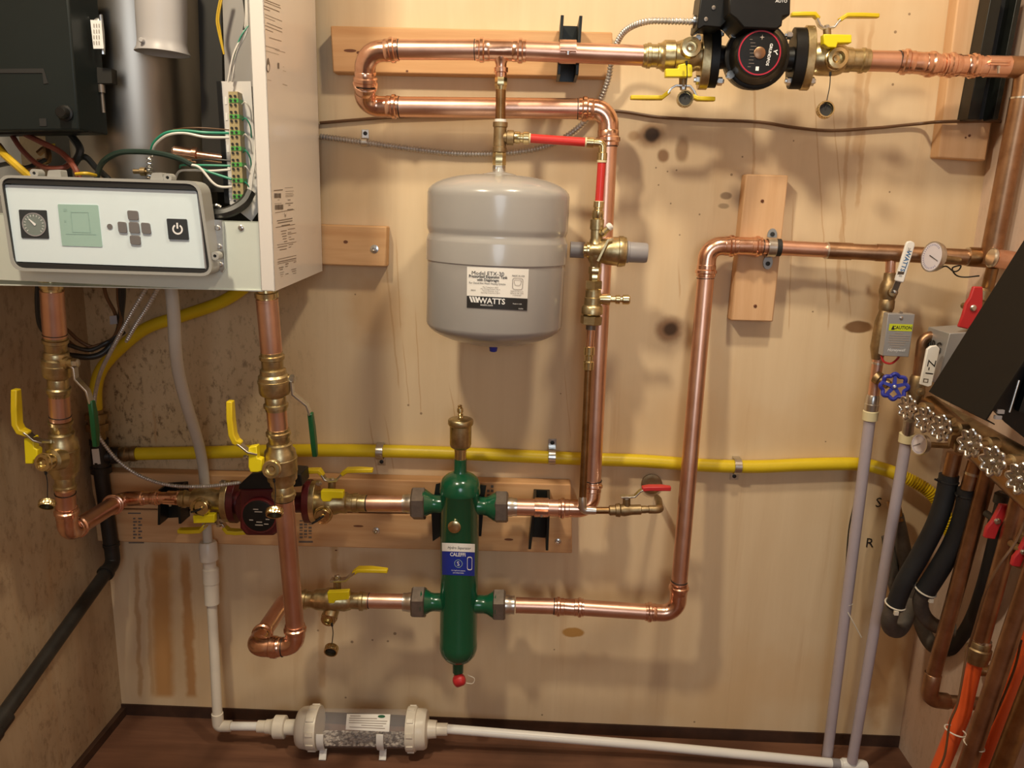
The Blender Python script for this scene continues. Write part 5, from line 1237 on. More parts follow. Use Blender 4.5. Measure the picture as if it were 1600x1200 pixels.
# print on the side: lines and blocks of small text, two bar codes, an emblem
def SV(px, py, o=0.0006): return VP(px, py, O+bx*o, bx)
def sline(mb, x0, y0, x1, y1, h):
    i = len(mb.v); mb.v += [SV(x0, y0), SV(x1, y1), SV(x1, y1+h), SV(x0, y0+h)]; mb.f.append((i, i+1, i+2, i+3))
def para(name, rows, m, sl):
    mb = MB()
    for x0, x1, y, h in rows: sline(mb, x0, y, x1, y+(x1-x0)*sl, h)
    return t.add(name, mb, m, side, flat=True)
para('side_print', [(412, 438, 6-8, .9), (413, 439, 2, .8), (412, 437, 8, 1.0), (412, 422, 12.5, .9), (414, 441, 22, .7), (414, 430, 26.5, .6), (417, 441, 35, .8), (414, 441, 39, .8), (415, 427, 45, .8)], GREYINK, 0.40)
para('side_print', [(421, 440, 58, 1.0), (415, 437, 71, .8), (430, 446, 77, .7), (416, 436, 79, .6), (442, 444, 104, .5), (442, 447, 110, .5), (418, 424, 124, .5), (442, 449, 131, .8)], PALEINK, 0.30)
mb = MB(); mb.plate([SV(419+2.8*cos(a*pi/9), 104+9*sin(a*pi/9)-(5*max(0, -sin(a*pi/9))**8)) for a in range(18)], bx*0.0002); em = t.add('side_emblem', mb, GREYINK, side, flat=True)
mb = MB(); mb.plate([SV(419+1.7*cos(a*pi/7), 106+5.4*sin(a*pi/7), .0009) for a in range(14)], bx*0.0002); t.add('emblem_window', mb, WHITE, em, flat=True)
para('side_print', [(434, 436.5, 98, 9)], GREYINK, 0.2)
def barcode(x0, x1, y0, h, sl):
    mb = MB(); x = x0; rr_ = random.Random(int(x0*7+y0))
    while x < x1:
        wd = rr_.choice((.5, .8, 1.2)); 
        if x+wd > x1: break
        yy = y0+(x-x0)*sl; i = len(mb.v); mb.v += [SV(x, yy), SV(x+wd, yy), SV(x+wd, yy+h), SV(x, yy+h)]; mb.f.append((i, i+1, i+2, i+3)); x += wd+rr_.choice((.3, .5))
    t.add('bar_code', mb, GREYINK, side, flat=True)
barcode(429, 439.5, 302, 7.5, 0.0); barcode(430, 443, 320, 8, -0.05)
para('side_print', [(428, 442, 297, 1.4), (445, 458, 293.5, .5), (446, 459, 299, .5), (446, 458, 302.5, .5), (446, 459, 305, .5), (446, 458, 307, .5), (450, 454, 312, 1), (446, 458, 317.5, 1.1), (451, 454, 320, 1), (449, 458, 327, 1), (434, 437, 312, .7), (429, 440, 318, .5)], GREYINK, -0.08)
para('side_print', [(430, 460, 332, .8), (433, 457, 344.5, 1.3), (434, 457, 348, 1.3), (440, 453, 352, 1.2), (431, 461, 355, .8), (439, 448, 361, 1), (450, 461, 358, .8), (440, 447, 365, 1), (450, 455, 363, .8), (441, 448, 369, 1), (450, 463, 365.5, .8), (442, 448, 373, 1), (451, 455, 370.5, .8), (444, 449, 377, 1), (452, 460, 374, .8), (433, 463, 382.5, .7), (434, 449, 386, 1), (451, 458, 382, .8), (437, 448, 390, 1), (451, 455, 386, .8)], GREYINK, -0.17)
mb = MB(); put_text(mb, 'Type 1', SV(446, 337), by*0.6+Z3*0.0, Z3, 0.0085, bold=True); t.add('side_lettering', mb, GREYINK, side, flat=True)
para('side_print', [(434, 463, 405, .7), (434, 463, 409, 1.2), (434, 463, 412, .7), (436, 443, 418, 1.2), (437, 442, 421, 1), (446, 451, 412, 1.4), (446, 450, 416, .8), (459, 463, 409, 1), (455, 463, 421, .8), (456, 463, 424, .8), (458, 463, 427, .8), (437, 444, 426, .5), (438, 443, 429, .6), (446, 451, 428, .8), (439, 442, 432, .5)], GREYINK, -0.22)
# base front and tray
base = t.add('base_panel', bplate([(-90, 331), (405, 347), (410.5, 456), (-90, 433)], 0.002, 0.0015), GALV)
t.add('tray_lip', MB().plate([BV(-90, 331, .002), BV(405, 347, .002), BV(405, 347, .002)+by*0.03, BV(-90, 331, .002)+by*0.03], -Z3*0.0012), GALV, base)
def bscrew(x, y, r, q, parent, m=STEEL):
    c = BV(x, y, q); k = K(c); t.add('screw', MB().lathe(c, -by, [(-.002, r*k), (.0008, r*k), (.0018, r*k*.7), (.0018, r*k*.35), (.001, r*k*.3)], 14), m, parent)
bscrew(376.5, 356, 4.5, 0.001, base)
hg = t.add('hinge_plate', bplate([(331, 343), (347, 344), (351, 420), (347, 426), (340, 420), (333, 396)], -0.008, 0.008), STEEL, base)
for (x, y) in ((340, 356), (342.5, 385), (344, 413)): bscrew(x, y, 4.2, -0.009, hg)
# interior
t.add('heat_exchanger', MB().lathe(BV(240, 420, .27)*1.0, Z3, [(0, .118), (.02, .125), (.9, .125)], 48), STAINLESS)
t.add('inner_sheet', bplate([(346, -40), (402, -40), (404, 135), (352, 135)], 0.13, 0.002), GREYINNER)
t.add('gap_shade_panel', bplate([(308, -40), (345, -40), (350, 300), (318, 300)], 0.16, 0.03), CHASSIS)  # dark panel put in for the shade of the gap beside the exchanger
vp = rod(BV(250, -60, .10), BV(254, 76, .10), [(0, 39), (90, 38), (118, 37), (128, 38.5), (134, 42), (135, 42), (135, 40), (120, 35)], 40)
v_ = t.add('vent_pipe', vp, VENT)
c = BV(222, 63, .062); t.add('vent_clip', MB().lathe(c, -by, [(-.01, .004), (.004, .004), (.006, .003)], 12), VENT, v_)
t.add('duct_label', MB().plate([VP(x, y, BV(195, 140, .165), by) for x, y in ((188, 124), (206, 124), (206, 158), (187, 157))], by*0.001), GREYINNER)
bb = t.add('control_box', bplate([(-80, -70), (101, -70), (124, 203), (-80, 206)], 0.0, 0.10), DARKBOX, bevel=0.003)
t.add('box_rim', bplate([(103, -70), (112, -70), (138, 207), (-80, 212), (-80, 206), (125, 203)], 0.03, 0.012), BLACKPL, bb)
t.add('box_rim', bplate([(108, -70), (120, -70), (150, 206), (138, 208), (132, 150)], 0.06, 0.014), GASKET, bb)
c = BV(102, 177, -0.001); k = K(c)
t.add('knob', MB().lathe(c, -by, [(-.004, 12*k), (.002, 12*k), (.003, 9*k), (.014, 8.5*k), (.016, 7*k)], 20), BLACKPL, bb)
t.add('box_recess', bplate([(-60, 108), (68, 107), (75, 130), (68, 131), (66, 114), (-60, 114)], -0.001, 0.003), GASKET, bb)
t.add('box_recess', bplate([(61, 185), (72, 185), (73, 197), (62, 197)], -0.0008, 0.003), GASKET, bb)
lbx = t.add('box_label', MB().plate([BV(x, y, .048) for x, y in ((141, 31), (158, 32), (162, 76), (146, 76))], by*0.001), PAPER, bb)
mb = MB()
for i in range(3):
    for j in range(4):
        x0 = 146+i*4; y0 = 37+j*9; mb.plate([BV(x, y, .0474) for x, y in ((x0, y0), (x0+1.4, y0), (x0+1.8, y0+6), (x0+.4, y0+6))], -by*0.0001)
t.add('label_print', mb, PALEINK, lbx, flat=True)
lt = t.add('latch', bplate([(151, 105), (174, 107), (175, 130), (152, 130)], 0.075, 0.02), CHASSIS)
t.add('latch_pin', rod(BV(158, 132, .08), BV(162, 175, .08), [(0, 5), (12, 5), (12, 2.5), (42, 2.5)], 12), NUT, lt)
t.add('latch_arm', MB().sweep([BV(150, 33, .07), BV(157, 24, .07), BV(160, 52, .07), BV(161, 85, .07)], .0035, 8), STEEL, lt)
# terminal strip
br = t.add('terminal_bracket', bplate([(345, 127), (392, 127), (404, 330), (393, 346), (358, 318)], 0.055, 0.002), WHITE)
t.add('bracket_edge', bplate([(338, 127), (345, 127), (358, 318), (351, 318)], 0.052, 0.02), BLACKPL, br)
tmb = t.add('terminal_block', bplate([(356.5, 143), (371, 143), (381, 313), (363.5, 311)], 0.03, 0.025), TERMINAL)
for i in range(7):
    f = (157+25*i-143)/170.0; y = 157+25*i; x = 356.5+7*f; xr = 371.5+9.6*f
    g = t.add('terminal_clamp', bplate([(x+.4, y-3.2), (xr, y-3.2), (xr+.3, y+3.2), (x+.7, y+3.2)], 0.029, 0.026), TERMGREEN, tmb)
    hm = MB()
    for dy in (-7, 0, 7):
        for dx in (3.2, 10.2):
            c = BV(x+dx+dy*.04, y+dy, .0285); k = K(c); hm.lathe(c, -by, [(-.001, 2*k), (.0004, 2*k)], 10)
    t.add('terminal_screws', hm, GASKET, tmb)
    mb = MB(); mb.plate([BV(xx, yy, .0544) for xx, yy in ((x-6, y-6), (x-2.5, y-6), (x-2.2, y+6), (x-5.6, y+6))], -by*0.0002); t.add('terminal_tag', mb, PAPER, br, flat=True)
def wire(P, rpx, m, name='wire', n=8):
    Q = [BV(*p) for p in P]; t.add(name, MB().sweep(smooth(Q, n), rpx*K(Q[0]), 8), m)
for o, q in ((0, .04), (4.5, .05)):
    wire([(384+o*.3, -20, .05), (384+o*.6, 30, .05), (380+o, 52, .05), (365+o, 85, q), (356+o*1.5, 128, q)], 1.6, WIREWHITE)
wire([(378, -20, .06), (384, 25, .055), (381, 47, .05)], 2.0, WIREBLACK); wire([(388, 40, .05), (375, 60, .045), (362, 98, .045)], 1.2, WIREGREEN)
for o in (0, 3): wire([(348+o, -20, .1), (339+o, 25, .1), (341+o, 48, .1), (350, 85, .1)], 1.5, WIREYEL)
wire([(358, 203, .03), (320, 200, .02), (292, 200, .02), (270, 203, .03)], 1.0, WIREBROWN)
wire([(358, 208, .03), (320, 207, .02), (285, 204, .02), (258, 208, .02), (241, 222, .03), (235, 238, .04)], 2.0, WIREGREEN)
wire([(358, 215, .03), (320, 214, .02), (288, 208, .02), (262, 211, .02), (244, 224, .03), (237, 238, .04)], 2.0, WIREWHITE)
wire([(150, 290, .10), (153, 270, .07), (162, 252, .04), (185, 239, .03), (215, 237, .03), (250, 240, .03), (280, 248, .03), (300, 258, .03)], 4.2, mat('dark_green_cable', (0.012, 0.03, 0.022), 0.4), 'cable')
wire([(296, 256, .03), (315, 264, .03), (340, 273, .03), (362, 280, .03)], 2.0, WIREGREEN); wire([(296, 257, .028), (312, 262, .028), (332, 285, .028), (345, 292, .03), (363, 292, .03)], 2.0, WIREWHITE)
wire([(281, 262, .06), (285, 258, .04), (310, 258, .03), (360, 259, .03)], 1.6, WIREGREEN); wire([(272, 285, .06), (280, 268, .05), (300, 266, .04), (330, 267, .03), (360, 265, .03)], 1.8, WIREWHITE)
wire([(360, 251, .03), (330, 249, .03), (300, 250, .04)], 1.4, WIREBLACK)
for P, r_, m in (([(-20, 215, .05), (5, 240, .03), (25, 258, .02), (50, 280, .03)], 6, WIREYEL), ([(15, 205, .1), (35, 235, .07), (65, 260, .05), (100, 262, .05), (112, 250, .08)], 4, WIRERED), ([(20, 200, .1), (60, 220, .07), (95, 238, .06), (115, 260, .04), (124, 280, .04)], 4.5, WIRERED),
                 ([(40, 210, .1), (75, 225, .08), (86, 226, .08)], 1.8, WIREYEL), ([(0, 225, .08), (30, 262, .05), (62, 263, .05)], 2, WIREBROWN), ([(-10, 260, .06), (20, 255, .05), (40, 262, .05), (70, 250, .09)], 3.5, WIREBLACK), ([(100, 262, .09), (130, 245, .1), (150, 262, .1), (170, 280, .1)], 5, WIREBLACK),
                 ([(110, 210, .1), (125, 235, .09), (112, 262, .09)], 6, WIREBLACK), ([(118, 272, .03), (135, 271, .03), (150, 274, .05)], 2.6, WIREYEL), ([(60, 240, .11), (72, 232, .11), (75, 250, .1), (60, 252, .1)], 5, TARN)):
    wire(P, r_, m)
wire([(326, 333, .01), (345, 334, .005), (365, 328, .01), (382, 316, .02), (391, 300, .03)], 8.5, WIREBLACK, 'cable_loom')
for o in (0, 3, 6): wire([(385+o, 312, .03), (390+o*.7, 280, .035), (397+o*.4, 245, .04), (400, 200, .05)], 1.5, WIREWHITE)
for i in range(6): wire([(378+i*.8, 163+25*i, .04), (384, 160+25*i, .03), (391, 172+25*i, .035), (393, 190+25*i, .045)], 1.1, WIREGREEN if i % 2 else WIREWHITE)
wire([(328, 325, .01), (338, 321, .008), (345, 324, .01)], 3, STEEL, 'clip')
ig = t.add('water_tube', rod(BV(270, 238, .10), BV(346, 248, .10), [(0, 8), (4, 11), (30, 10), (31, 12.5), (38, 12.5), (39, 7.5), (77, 7)], 20), FITTING)
t.add('spring', MB().sweep([BV(234+4*cos(i*.9), 244+i*.9, .06)+by*(.004*sin(i*.9)) for i in range(40)], .0013, 6), STEEL)
t.add('sensor', MB().lathe(BV(220, 268, .08), bx, [(-.012, .004), (0, .004), (0, .007), (.008, .007), (.008, .003), (.015, .003)], 12), OLDBRASS)
# control panel in its grey frame
def pplate(q2, q, th, rad=None): return bplate(rrect(q2, rad) if rad else q2, q, th)
outer = ((-4, 273), (312, 283), (333.5, 432), (18, 423))
def inset(q4, l, tp, r_, b):
    (a, bq, c, d) = q4
    return ((a[0]+l, a[1]+tp), (bq[0]-r_, bq[1]+tp), (c[0]-r_, c[1]-b), (d[0]+l, d[1]-b))
QP = -0.050
def hoop2(qa, ra, qb, rb, q, th):
    return MB().hoop([BV(x, y, q) for x, y in rrect(qa, ra)], [BV(x, y, q) for x, y in rrect(qb, rb)], by*th)
fr_ = t.add('panel_frame', hoop2(outer, 20, inset(outer, 4.5, 4.5, 4.5, 4.5), 17, QP, 0.045), BEZEL, label='grey plastic frame with lugs')
t.add('frame_back', pplate(inset(outer, 2, 2, 2, 2), QP+0.020, 0.024, 18), BEZEL, fr_)
t.add('gasket', hoop2(inset(outer, 4.5, 4.5, 4.5, 4.5), 17, ((5, 286.5), (309, 297), (323, 421.5), (23, 410.5)), 5, QP+0.002, 0.02), GASKET, fr_)
for (x, y) in ((53, 270.5), (261.5, 277.5), (335.5, 400)):
    c = BV(x, y, QP+.005); k = K(c); t.add('lug', MB().hoop(circ(c, 6.5*k, 18, bx, Z3), circ(c, 2.6*k, 18, bx, Z3), by*0.02), BEZEL, fr_)
    t.add('lug_bore', MB().plate(circ(c+by*.012, 3.2*k, 14, bx, Z3), by*.003), GASKET, fr_)
for q4 in (((75, 266), (94, 265), (96, 279), (73, 279)), ((237, 270), (253, 269.5), (256, 284), (234, 283))): t.add('frame_tab', pplate(q4, QP+.004, .02, 3), BEZEL, fr_)
face = t.add('faceplate', pplate(((7, 288.5), (307, 298.5), (321.5, 419.5), (23.5, 408.5)), QP+0.006, 0.014, 3), FACE)
QF = QP+0.0056
t.add('face_step', bplate([(309, 300), (313.5, 301), (324.5, 421), (320, 420)], QP+.003, .01), GREYPL, fr_)
gq = t.add('gauge_housing', pplate(((29, 327.5), (72.5, 328.5), (76.5, 373), (33.5, 372)), QF-.0008, 0.002, 2), KEYDARK)
c = BV(53.2, 351, QF-.0014); k = K(c)
t.add('gauge_glass', MB().plate(circ(c, 17.5*k, 28, bx, Z3), by*.0008), DARKGLASS, gq)
t.add('gauge_rim', MB().hoop(circ(c-by*.0003, 18.2*k, 30, bx, Z3), circ(c-by*.0003, 16.6*k, 30, bx, Z3), by*.001), GREYPL, gq)
mb = MB()
for i in range(15):
    a = radians(-45+i*19); d0 = bx*cos(a)+Z3*sin(a); d1 = bx*-sin(a)+Z3*cos(a); mb.plate([c-by*.0004+d0*(r_*k)+d1*(s_*.35*k) for r_, s_ in ((12.5, -1), (15.5, -1), (15.5, 1), (12.5, 1))], by*.0001)
t.add('gauge_ticks', mb, WHITEINK, gq, flat=True)
t.add('needle', bplate([(44, 342), (45, 341.6), (56, 350), (55, 352.5), (53.5, 352.5)], QF-.0024, .0004), WHITEINK, gq)
lc = t.add('display', pplate(((90, 319), (153, 320.3), (160, 386), (97, 384)), QF-.0005, 0.002, 2), LCD)
mb = MB()
for q4 in (((110, 331), (138, 331.5), (138, 332.5), (110, 332)), ((110, 331), (111, 331), (114, 362), (113, 362)), ((137, 331.5), (138, 331.5), (142, 363), (141, 363)), ((113, 362), (142, 363), (142, 364), (113, 363)), ((103, 365), (150, 366), (150, 367), (103, 366)), ((99, 326), (104, 326), (104.5, 330), (99.5, 330)), ((100, 344), (103, 344), (103.5, 347), (100.5, 347))):
    mb.plate([BV(x, y, QF-.0007) for x, y in q4], -by*.0001)
t.add('display_segments', mb, LCDINK, lc, flat=True)
c = BV(171.3, 354, QF-.0008); k = K(c); t.add('indicator', MB().plate(circ(c, 4.2*k, 16, bx, Z3), by*.0008), KEY)
for q4 in (((198, 328.5), (215, 329.5), (216.5, 344.5), (200, 343.5)), ((183, 346), (196.5, 347), (198.5, 364.5), (185, 363.5)), ((200.5, 346.5), (216, 347.5), (218.5, 365), (202, 364)), ((219.5, 347.5), (233.5, 348.5), (236, 366), (221.5, 365)), ((202, 367.5), (218.5, 368.5), (220, 383), (203.5, 382))):
    t.add('key', pplate(q4, QF-.0022, .003, 3.5), KEY, bevel=.0005)
pk = t.add('power_key', pplate(((260, 341.5), (291.5, 342.5), (295, 375), (263.5, 374)), QF-.0018, .003, 2), KEYDARK)
c = BV(277.4, 358.3, QF-.0022); k = K(c)
mb = MB(); A0_ = [radians(122+ i*(296/22)) for i in range(23)]
i0 = len(mb.v)
for a in A0_: mb.v += [c+bx*(8.2*k*cos(a))+Z3*(8.2*k*sin(a)), c+bx*(5.6*k*cos(a))+Z3*(5.6*k*sin(a))]
for i in range(22): mb.f.append((2*i, 2*i+1, 2*i+3, 2*i+2))
mb.plate([c+bx*(x*k)+Z3*(z*k) for x, z in ((-1.3, 1), (1.3, 1), (1.3, 10), (-1.3, 10))], -by*.0001)
t.add('power_symbol', mb, WHITEINK, pk, flat=True)
# ================================================================ manifold corner
def lath(A, d, prof, seg=20): return MB().lathe(A, d, prof, seg)
# aged header
t = Thing('copper_header', 'aged brown copper header with bright solder rings running into the corner', 'pipe', (1420, 396, 0.08))
DHd = 0.064
t.add('pipe', tube([(1290, 391, DHd), (1552, 404, 0.12)], 12.2), BROWN)
t.add('coupling', tube([(1292, 391.2, DHd), (1331, 393, .07)], 13.2), BROWN)
for x, y in ((1291, 391.2), (1367, 394.6)): t.add('solder_ring', tube([(x-1.5, y, .07), (x+1.5, y+.1, .07)], 13.2), SOLDER)
t.add('tee', tube([(1369, 394.7, .08), (1412, 396.5, .09)], 13.4), BROWN)
t.add('tee_branch', tube([(1392, 397, .085), (1391, 428, .085)], 7.5), COPPER)
t.add('end_tee', rod((1512, 401, .115), (1560, 404, .125), [(0, 13), (1, 15), (44, 15.5), (48, 14)], 20), TARN)
t.add('solder_ring', tube([(1510, 401, .115), (1513, 401.2, .115)], 14.4), SOLDER)
t = Thing('copper_stub', 'orange copper stub with a silver rim poking out beside the black sheet cover', 'pipe', (1570, 406, .18))
t.add('stub', rod((1552, 403, .17), (1606, 412, .17), [(0, 13), (1, 15.2), (54, 15)], 22), FITTING)
t.add('rim', rod((1547, 402.3, .17), (1553, 403.2, .17), [(0, 13), (2, 15.4), (5, 15.4)], 22), SOLDER)
t.add('drop', tube([(1551, 418, .16), (1540, 462, .15)], 9), TARN)
# white levered ball valve
t = Thing('ball_valve', 'brass ball valve with a long white lever hanging from the brown header', 'valve', (1388, 450, .09))
t.add('valve_body', rod((1391.5, 426, .085), (1384, 488, .09), [(0, 7.5), (1, 9.5), (12, 9.5), (14, 11), (20, 13), (30, 14), (38, 12), (42, 10.5), (44, 11.5), (56, 11.5), (62, 9)], 18), OLDBRASS)
t.add('stem', rod((1393, 457, .10), (1400, 456, .125), [(0, 8), (6, 7), (9, 7), (10, 4)], 12), OLDBRASS)
lv = t.add('lever', MB().strap([V(1396, 458, .13), V(1403, 440, .135), V(1408, 424, .14)], .012, .003, X3), STEEL)
q = [(1416, 381), (1418, 377.5), (1424, 376.5), (1429, 379), (1430, 383), (1413, 440), (1411, 442), (1400, 439), (1399, 437)]
gr = t.add('grip', MB().plate([V(x, y, .140) for x, y in q], Vector((0, .007, 0))), PVCB, lv, bevel=.002, label='white vinyl grip with blue lettering')
uxg = (V(1409, 428, .1402)-V(1421, 394, .1402)).normalized(); uyg = TOV.cross(uxg)
mb = MB(); put_text(mb, 'WATTS', V(1415.5, 408, .1404), uxg, -uyg if uyg.x < 0 else uyg, .0125, bold=True); t.add('grip_lettering', mb, TEAL, gr, flat=True)
mb = MB(); put_text(mb, 'II', V(1407, 431, .1404), uxg, -uyg if uyg.x < 0 else uyg, .009); put_text(mb, '2R', V(1420.5, 390, .1404), uxg, -uyg if uyg.x < 0 else uyg, .007); t.add('grip_marking', mb, KEY, gr, flat=True)
c = V(1398, 456.5, .132); t.add('lever_nut', lath(c, TOV, [(-.004, .0035), (.003, .0035), (.004, .002)], 6), STEEL, lv)
# zone valve with caution plate
t = Thing('zone_valve', 'silver zone valve box with a lime caution band above the blue hand wheel', 'valve', (1400, 525, .14))
q = [(1388, 490), (1430, 491), (1420, 558), (1379, 556)]
bxz = t.add('box', MB().plate([V(x, y, .15) for x, y in q], Vector((0, .022, 0))), ZBOX, bevel=.0012)
zp = lambda u, v: V(*lerp(lerp(q[0], q[1], u), lerp(q[3], q[2], u), v), .1505)
def zquad(u0, v0, u1, v1): return [zp(u0, v0), zp(u1, v0), zp(u1, v1), zp(u0, v1)]
bnd = t.add('caution_band', MB().plate(zquad(.10, .24, .97, .40), Vector((0, .0004, 0))), LIME, bxz)
mb = MB(); put_text(mb, 'CAUTION', zp(.60, .32)+TOV*.0003, X3, Z3, .0092, bold=True, sx=.9); t.add('caution_lettering', mb, INK, bnd, flat=True)
mb = MB(); mb.plate([zp(u, v)+TOV*.0003 for u, v in ((.18, .375), (.31, .375), (.245, .265))], TOV*.0001); t.add('caution_triangle', mb, INK, bnd, flat=True)
mb = MB()
for i, (a, b) in enumerate(((.35, .65), (.16, .92), (.14, .90), (.16, .92), (.14, .80), (.2, .75), (.3, .6))): mb.plate(zquad(a, .44+.055*i, b, .44+.055*i+.022), TOV*.0001)
t.add('plate_print', mb, PALEINK, bxz, flat=True)
mb = MB(); put_text(mb, 'Honeywell', zp(.48, .86)+TOV*.0003, X3, Z3, .0085, shear=.25, sx=.95); t.add('brand_lettering', mb, WHITEINK, bxz, flat=True)
c = zp(.50, .095); t.add('box_screw', lath(c, TOV, [(-.001, .0035), (.001, .0035), (.002, .002)], 14), STEEL, bxz)
c = zp(.50, -.02); t.add('box_tab', lath(c+TOV*-.008, TOV, [(0, .003), (.006, .003)], 10), STEEL, bxz)
t.add('wire_loop', MB().sweep(smooth([V(1377, 556, .13), V(1381, 565, .14), V(1392, 568, .14), V(1402, 561, .13), V(1406, 554, .12)], 6), .0022, 8), REDPL)
t.add('valve_body', rod((1384, 484, .09), (1370, 562, .095), [(0, 9), (20, 13), (60, 13), (79, 8)], 16), OLDBRASS)
# riser with blue wheel
def handwheel(t, c, ax, R, m, lobes=8, tube_r=.0032, screw=STEEL, spoke_n=None, amp=.10, disc=0.0):
    ax = ax.normalized(); n, b = frame(ax); N = lobes*10
    rim = [c + (n*cos(a)+b*sin(a))*(R*(1+amp*cos(lobes*a))) + ax*(.0012*cos(lobes*a)) for a in [2*pi*i/N for i in range(N)]]
    hw = t.add('hand_wheel', MB().sweep(rim, tube_r, 8, closed=True), m)
    sp = spoke_n or lobes
    for i in range(sp):
        a = 2*pi*(i+.5*0)/sp; d = n*cos(a)+b*sin(a)
        t.add('spoke', MB().strap([c+d*(R*.18), c+d*(R*1.02)], [R*.30, R*.22], tube_r*1.3, ax.cross(d)), m, hw)
    t.add('wheel_hub', lath(c, ax, [(-.008, R*.26), (.002, R*.30), (.004, R*.24)], 18), m, hw)
    if disc: t.add('wheel_disc', lath(c, ax, [(-.0045, R*disc*.7), (-.003, R*disc), (.0015, R*disc), (.0015, R*disc*.82), (.0005, R*disc*.7), (.0005, R*.28)], 24), m, hw)
    t.add('wheel_screw', lath(c+ax*.004, ax, [(-.003, .0038), (.001, .0038), (.0025, .002)], 12), screw, hw)
    return hw
t = Thing('stop_valve', 'copper stop valve with a blue scalloped hand wheel', 'valve', (1372, 600, .095))
t.add('pipe', tube([(1373, 552, .095), (1363.5, 628, .095)], 8.2), COPPER)
t.add('solder_ring', tube([(1371.2, 566, .095), (1370.6, 569, .095)], 9), SOLDER)
t.add('branch', rod((1368, 588, .10), (1386, 600, .118), [(0, 10), (8, 10), (10, 8), (24, 7)], 16), OLDBRASS)
cw = V(1397, 604, .145)
handwheel(t, cw, Vector((-.22, -1, .10)), 18.5*K(cw), BLUE, 8, .0042, spoke_n=5, amp=.09)
t.add('stem', lath(cw+Vector((.004, .03, -.003)), Vector((-.22, -1, .1)), [(0, .006), (.02, .006), (.028, .004)], 12), OLDBRASS)
t.add('adaptor', rod((1364.5, 617, .095), (1360.5, 643, .095), [(0, 8.5), (4, 10), (14, 10), (15, 11), (26, 10.5)], 16), STEEL)
f1_ = VZ(1291, 1193, 0.0)
def lav_pipe(label, top, foot, r):
    t = Thing('mauve_pipe', label, 'pipe', foot)
    a = V(*top); t.add('tubing', MB().sweep([a, foot+Z3*.002], r, 16), LAV)
    d = foot-a; k = K(a)
    t.add('collar', lath(a-d.normalized()*(15*k), d, [(0, 10.5*k), (1*k, 11.8*k), (15*k, 11.5*k), (16*k, 10*k)], 20), CREAM); return t
lav_pipe('long pale mauve plastic pipe below the blue hand wheel', (1359, 656, .095), VZ(1291, 1193, 0.0), .0118)
lav_pipe('long pale mauve plastic pipe below the first chrome wheel, nearer the side wall', (1415.5, 691, .13), VZ(1331, 1191, .03), .0116)
# side wall manifold
XW = 0.715
t = Thing('manifold', 'aged brass manifold along the side wall carrying a row of chrome hand wheels', 'manifold', VX(1480, 700, .80))
t.add('header', MB().sweep([VX(1452, 634, .80), VX(1625, 790, .80)], .022, 16), TARN)
t.add('upper_header', MB().sweep([VX(1466, 640, .82), VX(1640, 740, .82)], .018, 14), OLDBRASS)
GW = 'chrome hand wheels on the manifold'
wl = ('the one nearest the mauve pipe', 'second from the mauve pipe', 'third from the mauve pipe', 'above the black hose', 'above the bare brown pipe', 'nearest the camera')
for i, (x, y, ry) in enumerate(((1418, 637, 18.5), (1446, 656, 19.5), (1471, 669, 20), (1516, 693, 22), (1551, 721, 23), (1594, 748, 24))):
    w_ = Thing('hand_valve', 'chrome hand wheel valve on the side wall manifold, '+wl[i], 'valve', VX(x, y, XW), GW)
    c = VX(x, y, XW); ax = Vector((-.95, -.30, .08))
    handwheel(w_, c, ax, ry*K(c)*.86, CHROME, 8, .0031, amp=.15, spoke_n=8, disc=.58)
    w_.add('stem', lath(c-ax.normalized()*.052, ax, [(0, .012), (.018, .012), (.02, .007), (.046, .006)], 14), OLDBRASS)
    # bonnet down to the branch
for a, b, r, m in (((1421, 655), (1418, 678), 8.5, CHROME),):
    t.add('branch_nipple', tube([(*a, .15), (*b, .135)], r), m)
t.add('union', lath(VX(1490, 664, .77), Vector((-.3, -1, -.3)), [(0, .016), (.02, .016), (.022, .012), (.05, .012)], 6), OLDBRASS)
t.add('union', lath(VX(1497, 684, .77), Vector((-.3, -1, -.3)), [(0, .018), (.02, .018), (.022, .012), (.04, .012)], 6), OLDBRASS)
# dials
def dial(label, px, py, d, r_px, N, tail, needle):
    t = Thing('dial_thermometer', label, 'thermometer', (px, py, d)); c = V(px, py, d); k = K(c); N = N.normalized(); r = r_px*k
    t.add('case', lath(c-N*.012, N, [(0, r*.55), (.002, r*.93), (.010, r*1.0), (.0135, r*1.0), (.0135, r*.93), (.0122, r*.92), (.0122, .0004)], 32), STEEL)
    fc = t.add('dial_face', lath(c, N, [(.0002, r*.91), (.0008, r*.91)], 32), GAUGE)
    n, b = frame(N); 
    mb = MB()
    for i in range(25):
        a = radians(-40+i*260/24); e0 = n*cos(a)+b*sin(a); e1 = N.cross(e0)
        mb.plate([c+N*.0011+e0*(r*p)+e1*(r*.012*s) for p, s in ((.70, -1), (.82, -1), (.82, 1), (.70, 1))], N*.0001)
    t.add('dial_ticks', mb, BLUEINK, fc, flat=True)
    a = radians(needle); e0 = n*cos(a)+b*sin(a); e1 = N.cross(e0)
    t.add('needle', MB().plate([c+N*.0016+e0*(r*p)+e1*(r*s) for p, s in ((-.2, -.03), (.7, -.012), (.7, .012), (-.2, .03))], N*.0004), INK, fc)
    t.add('stem', lath(c-N*.012, -N, [(-.002, r*.3), (.012, r*.3), (.013, .006), (tail, .006)], 14), OLDBRASS)
dial('round white dial thermometer on the brown header, right of the white lever', 1456.5, 401, .16, 24, Vector((-.97, -.22, .10)), .05, 250)
dial('round white dial thermometer below the row of chrome wheels', 1436.5, 694, .20, 17, Vector((-.96, -.27, .10)), .06, 120)
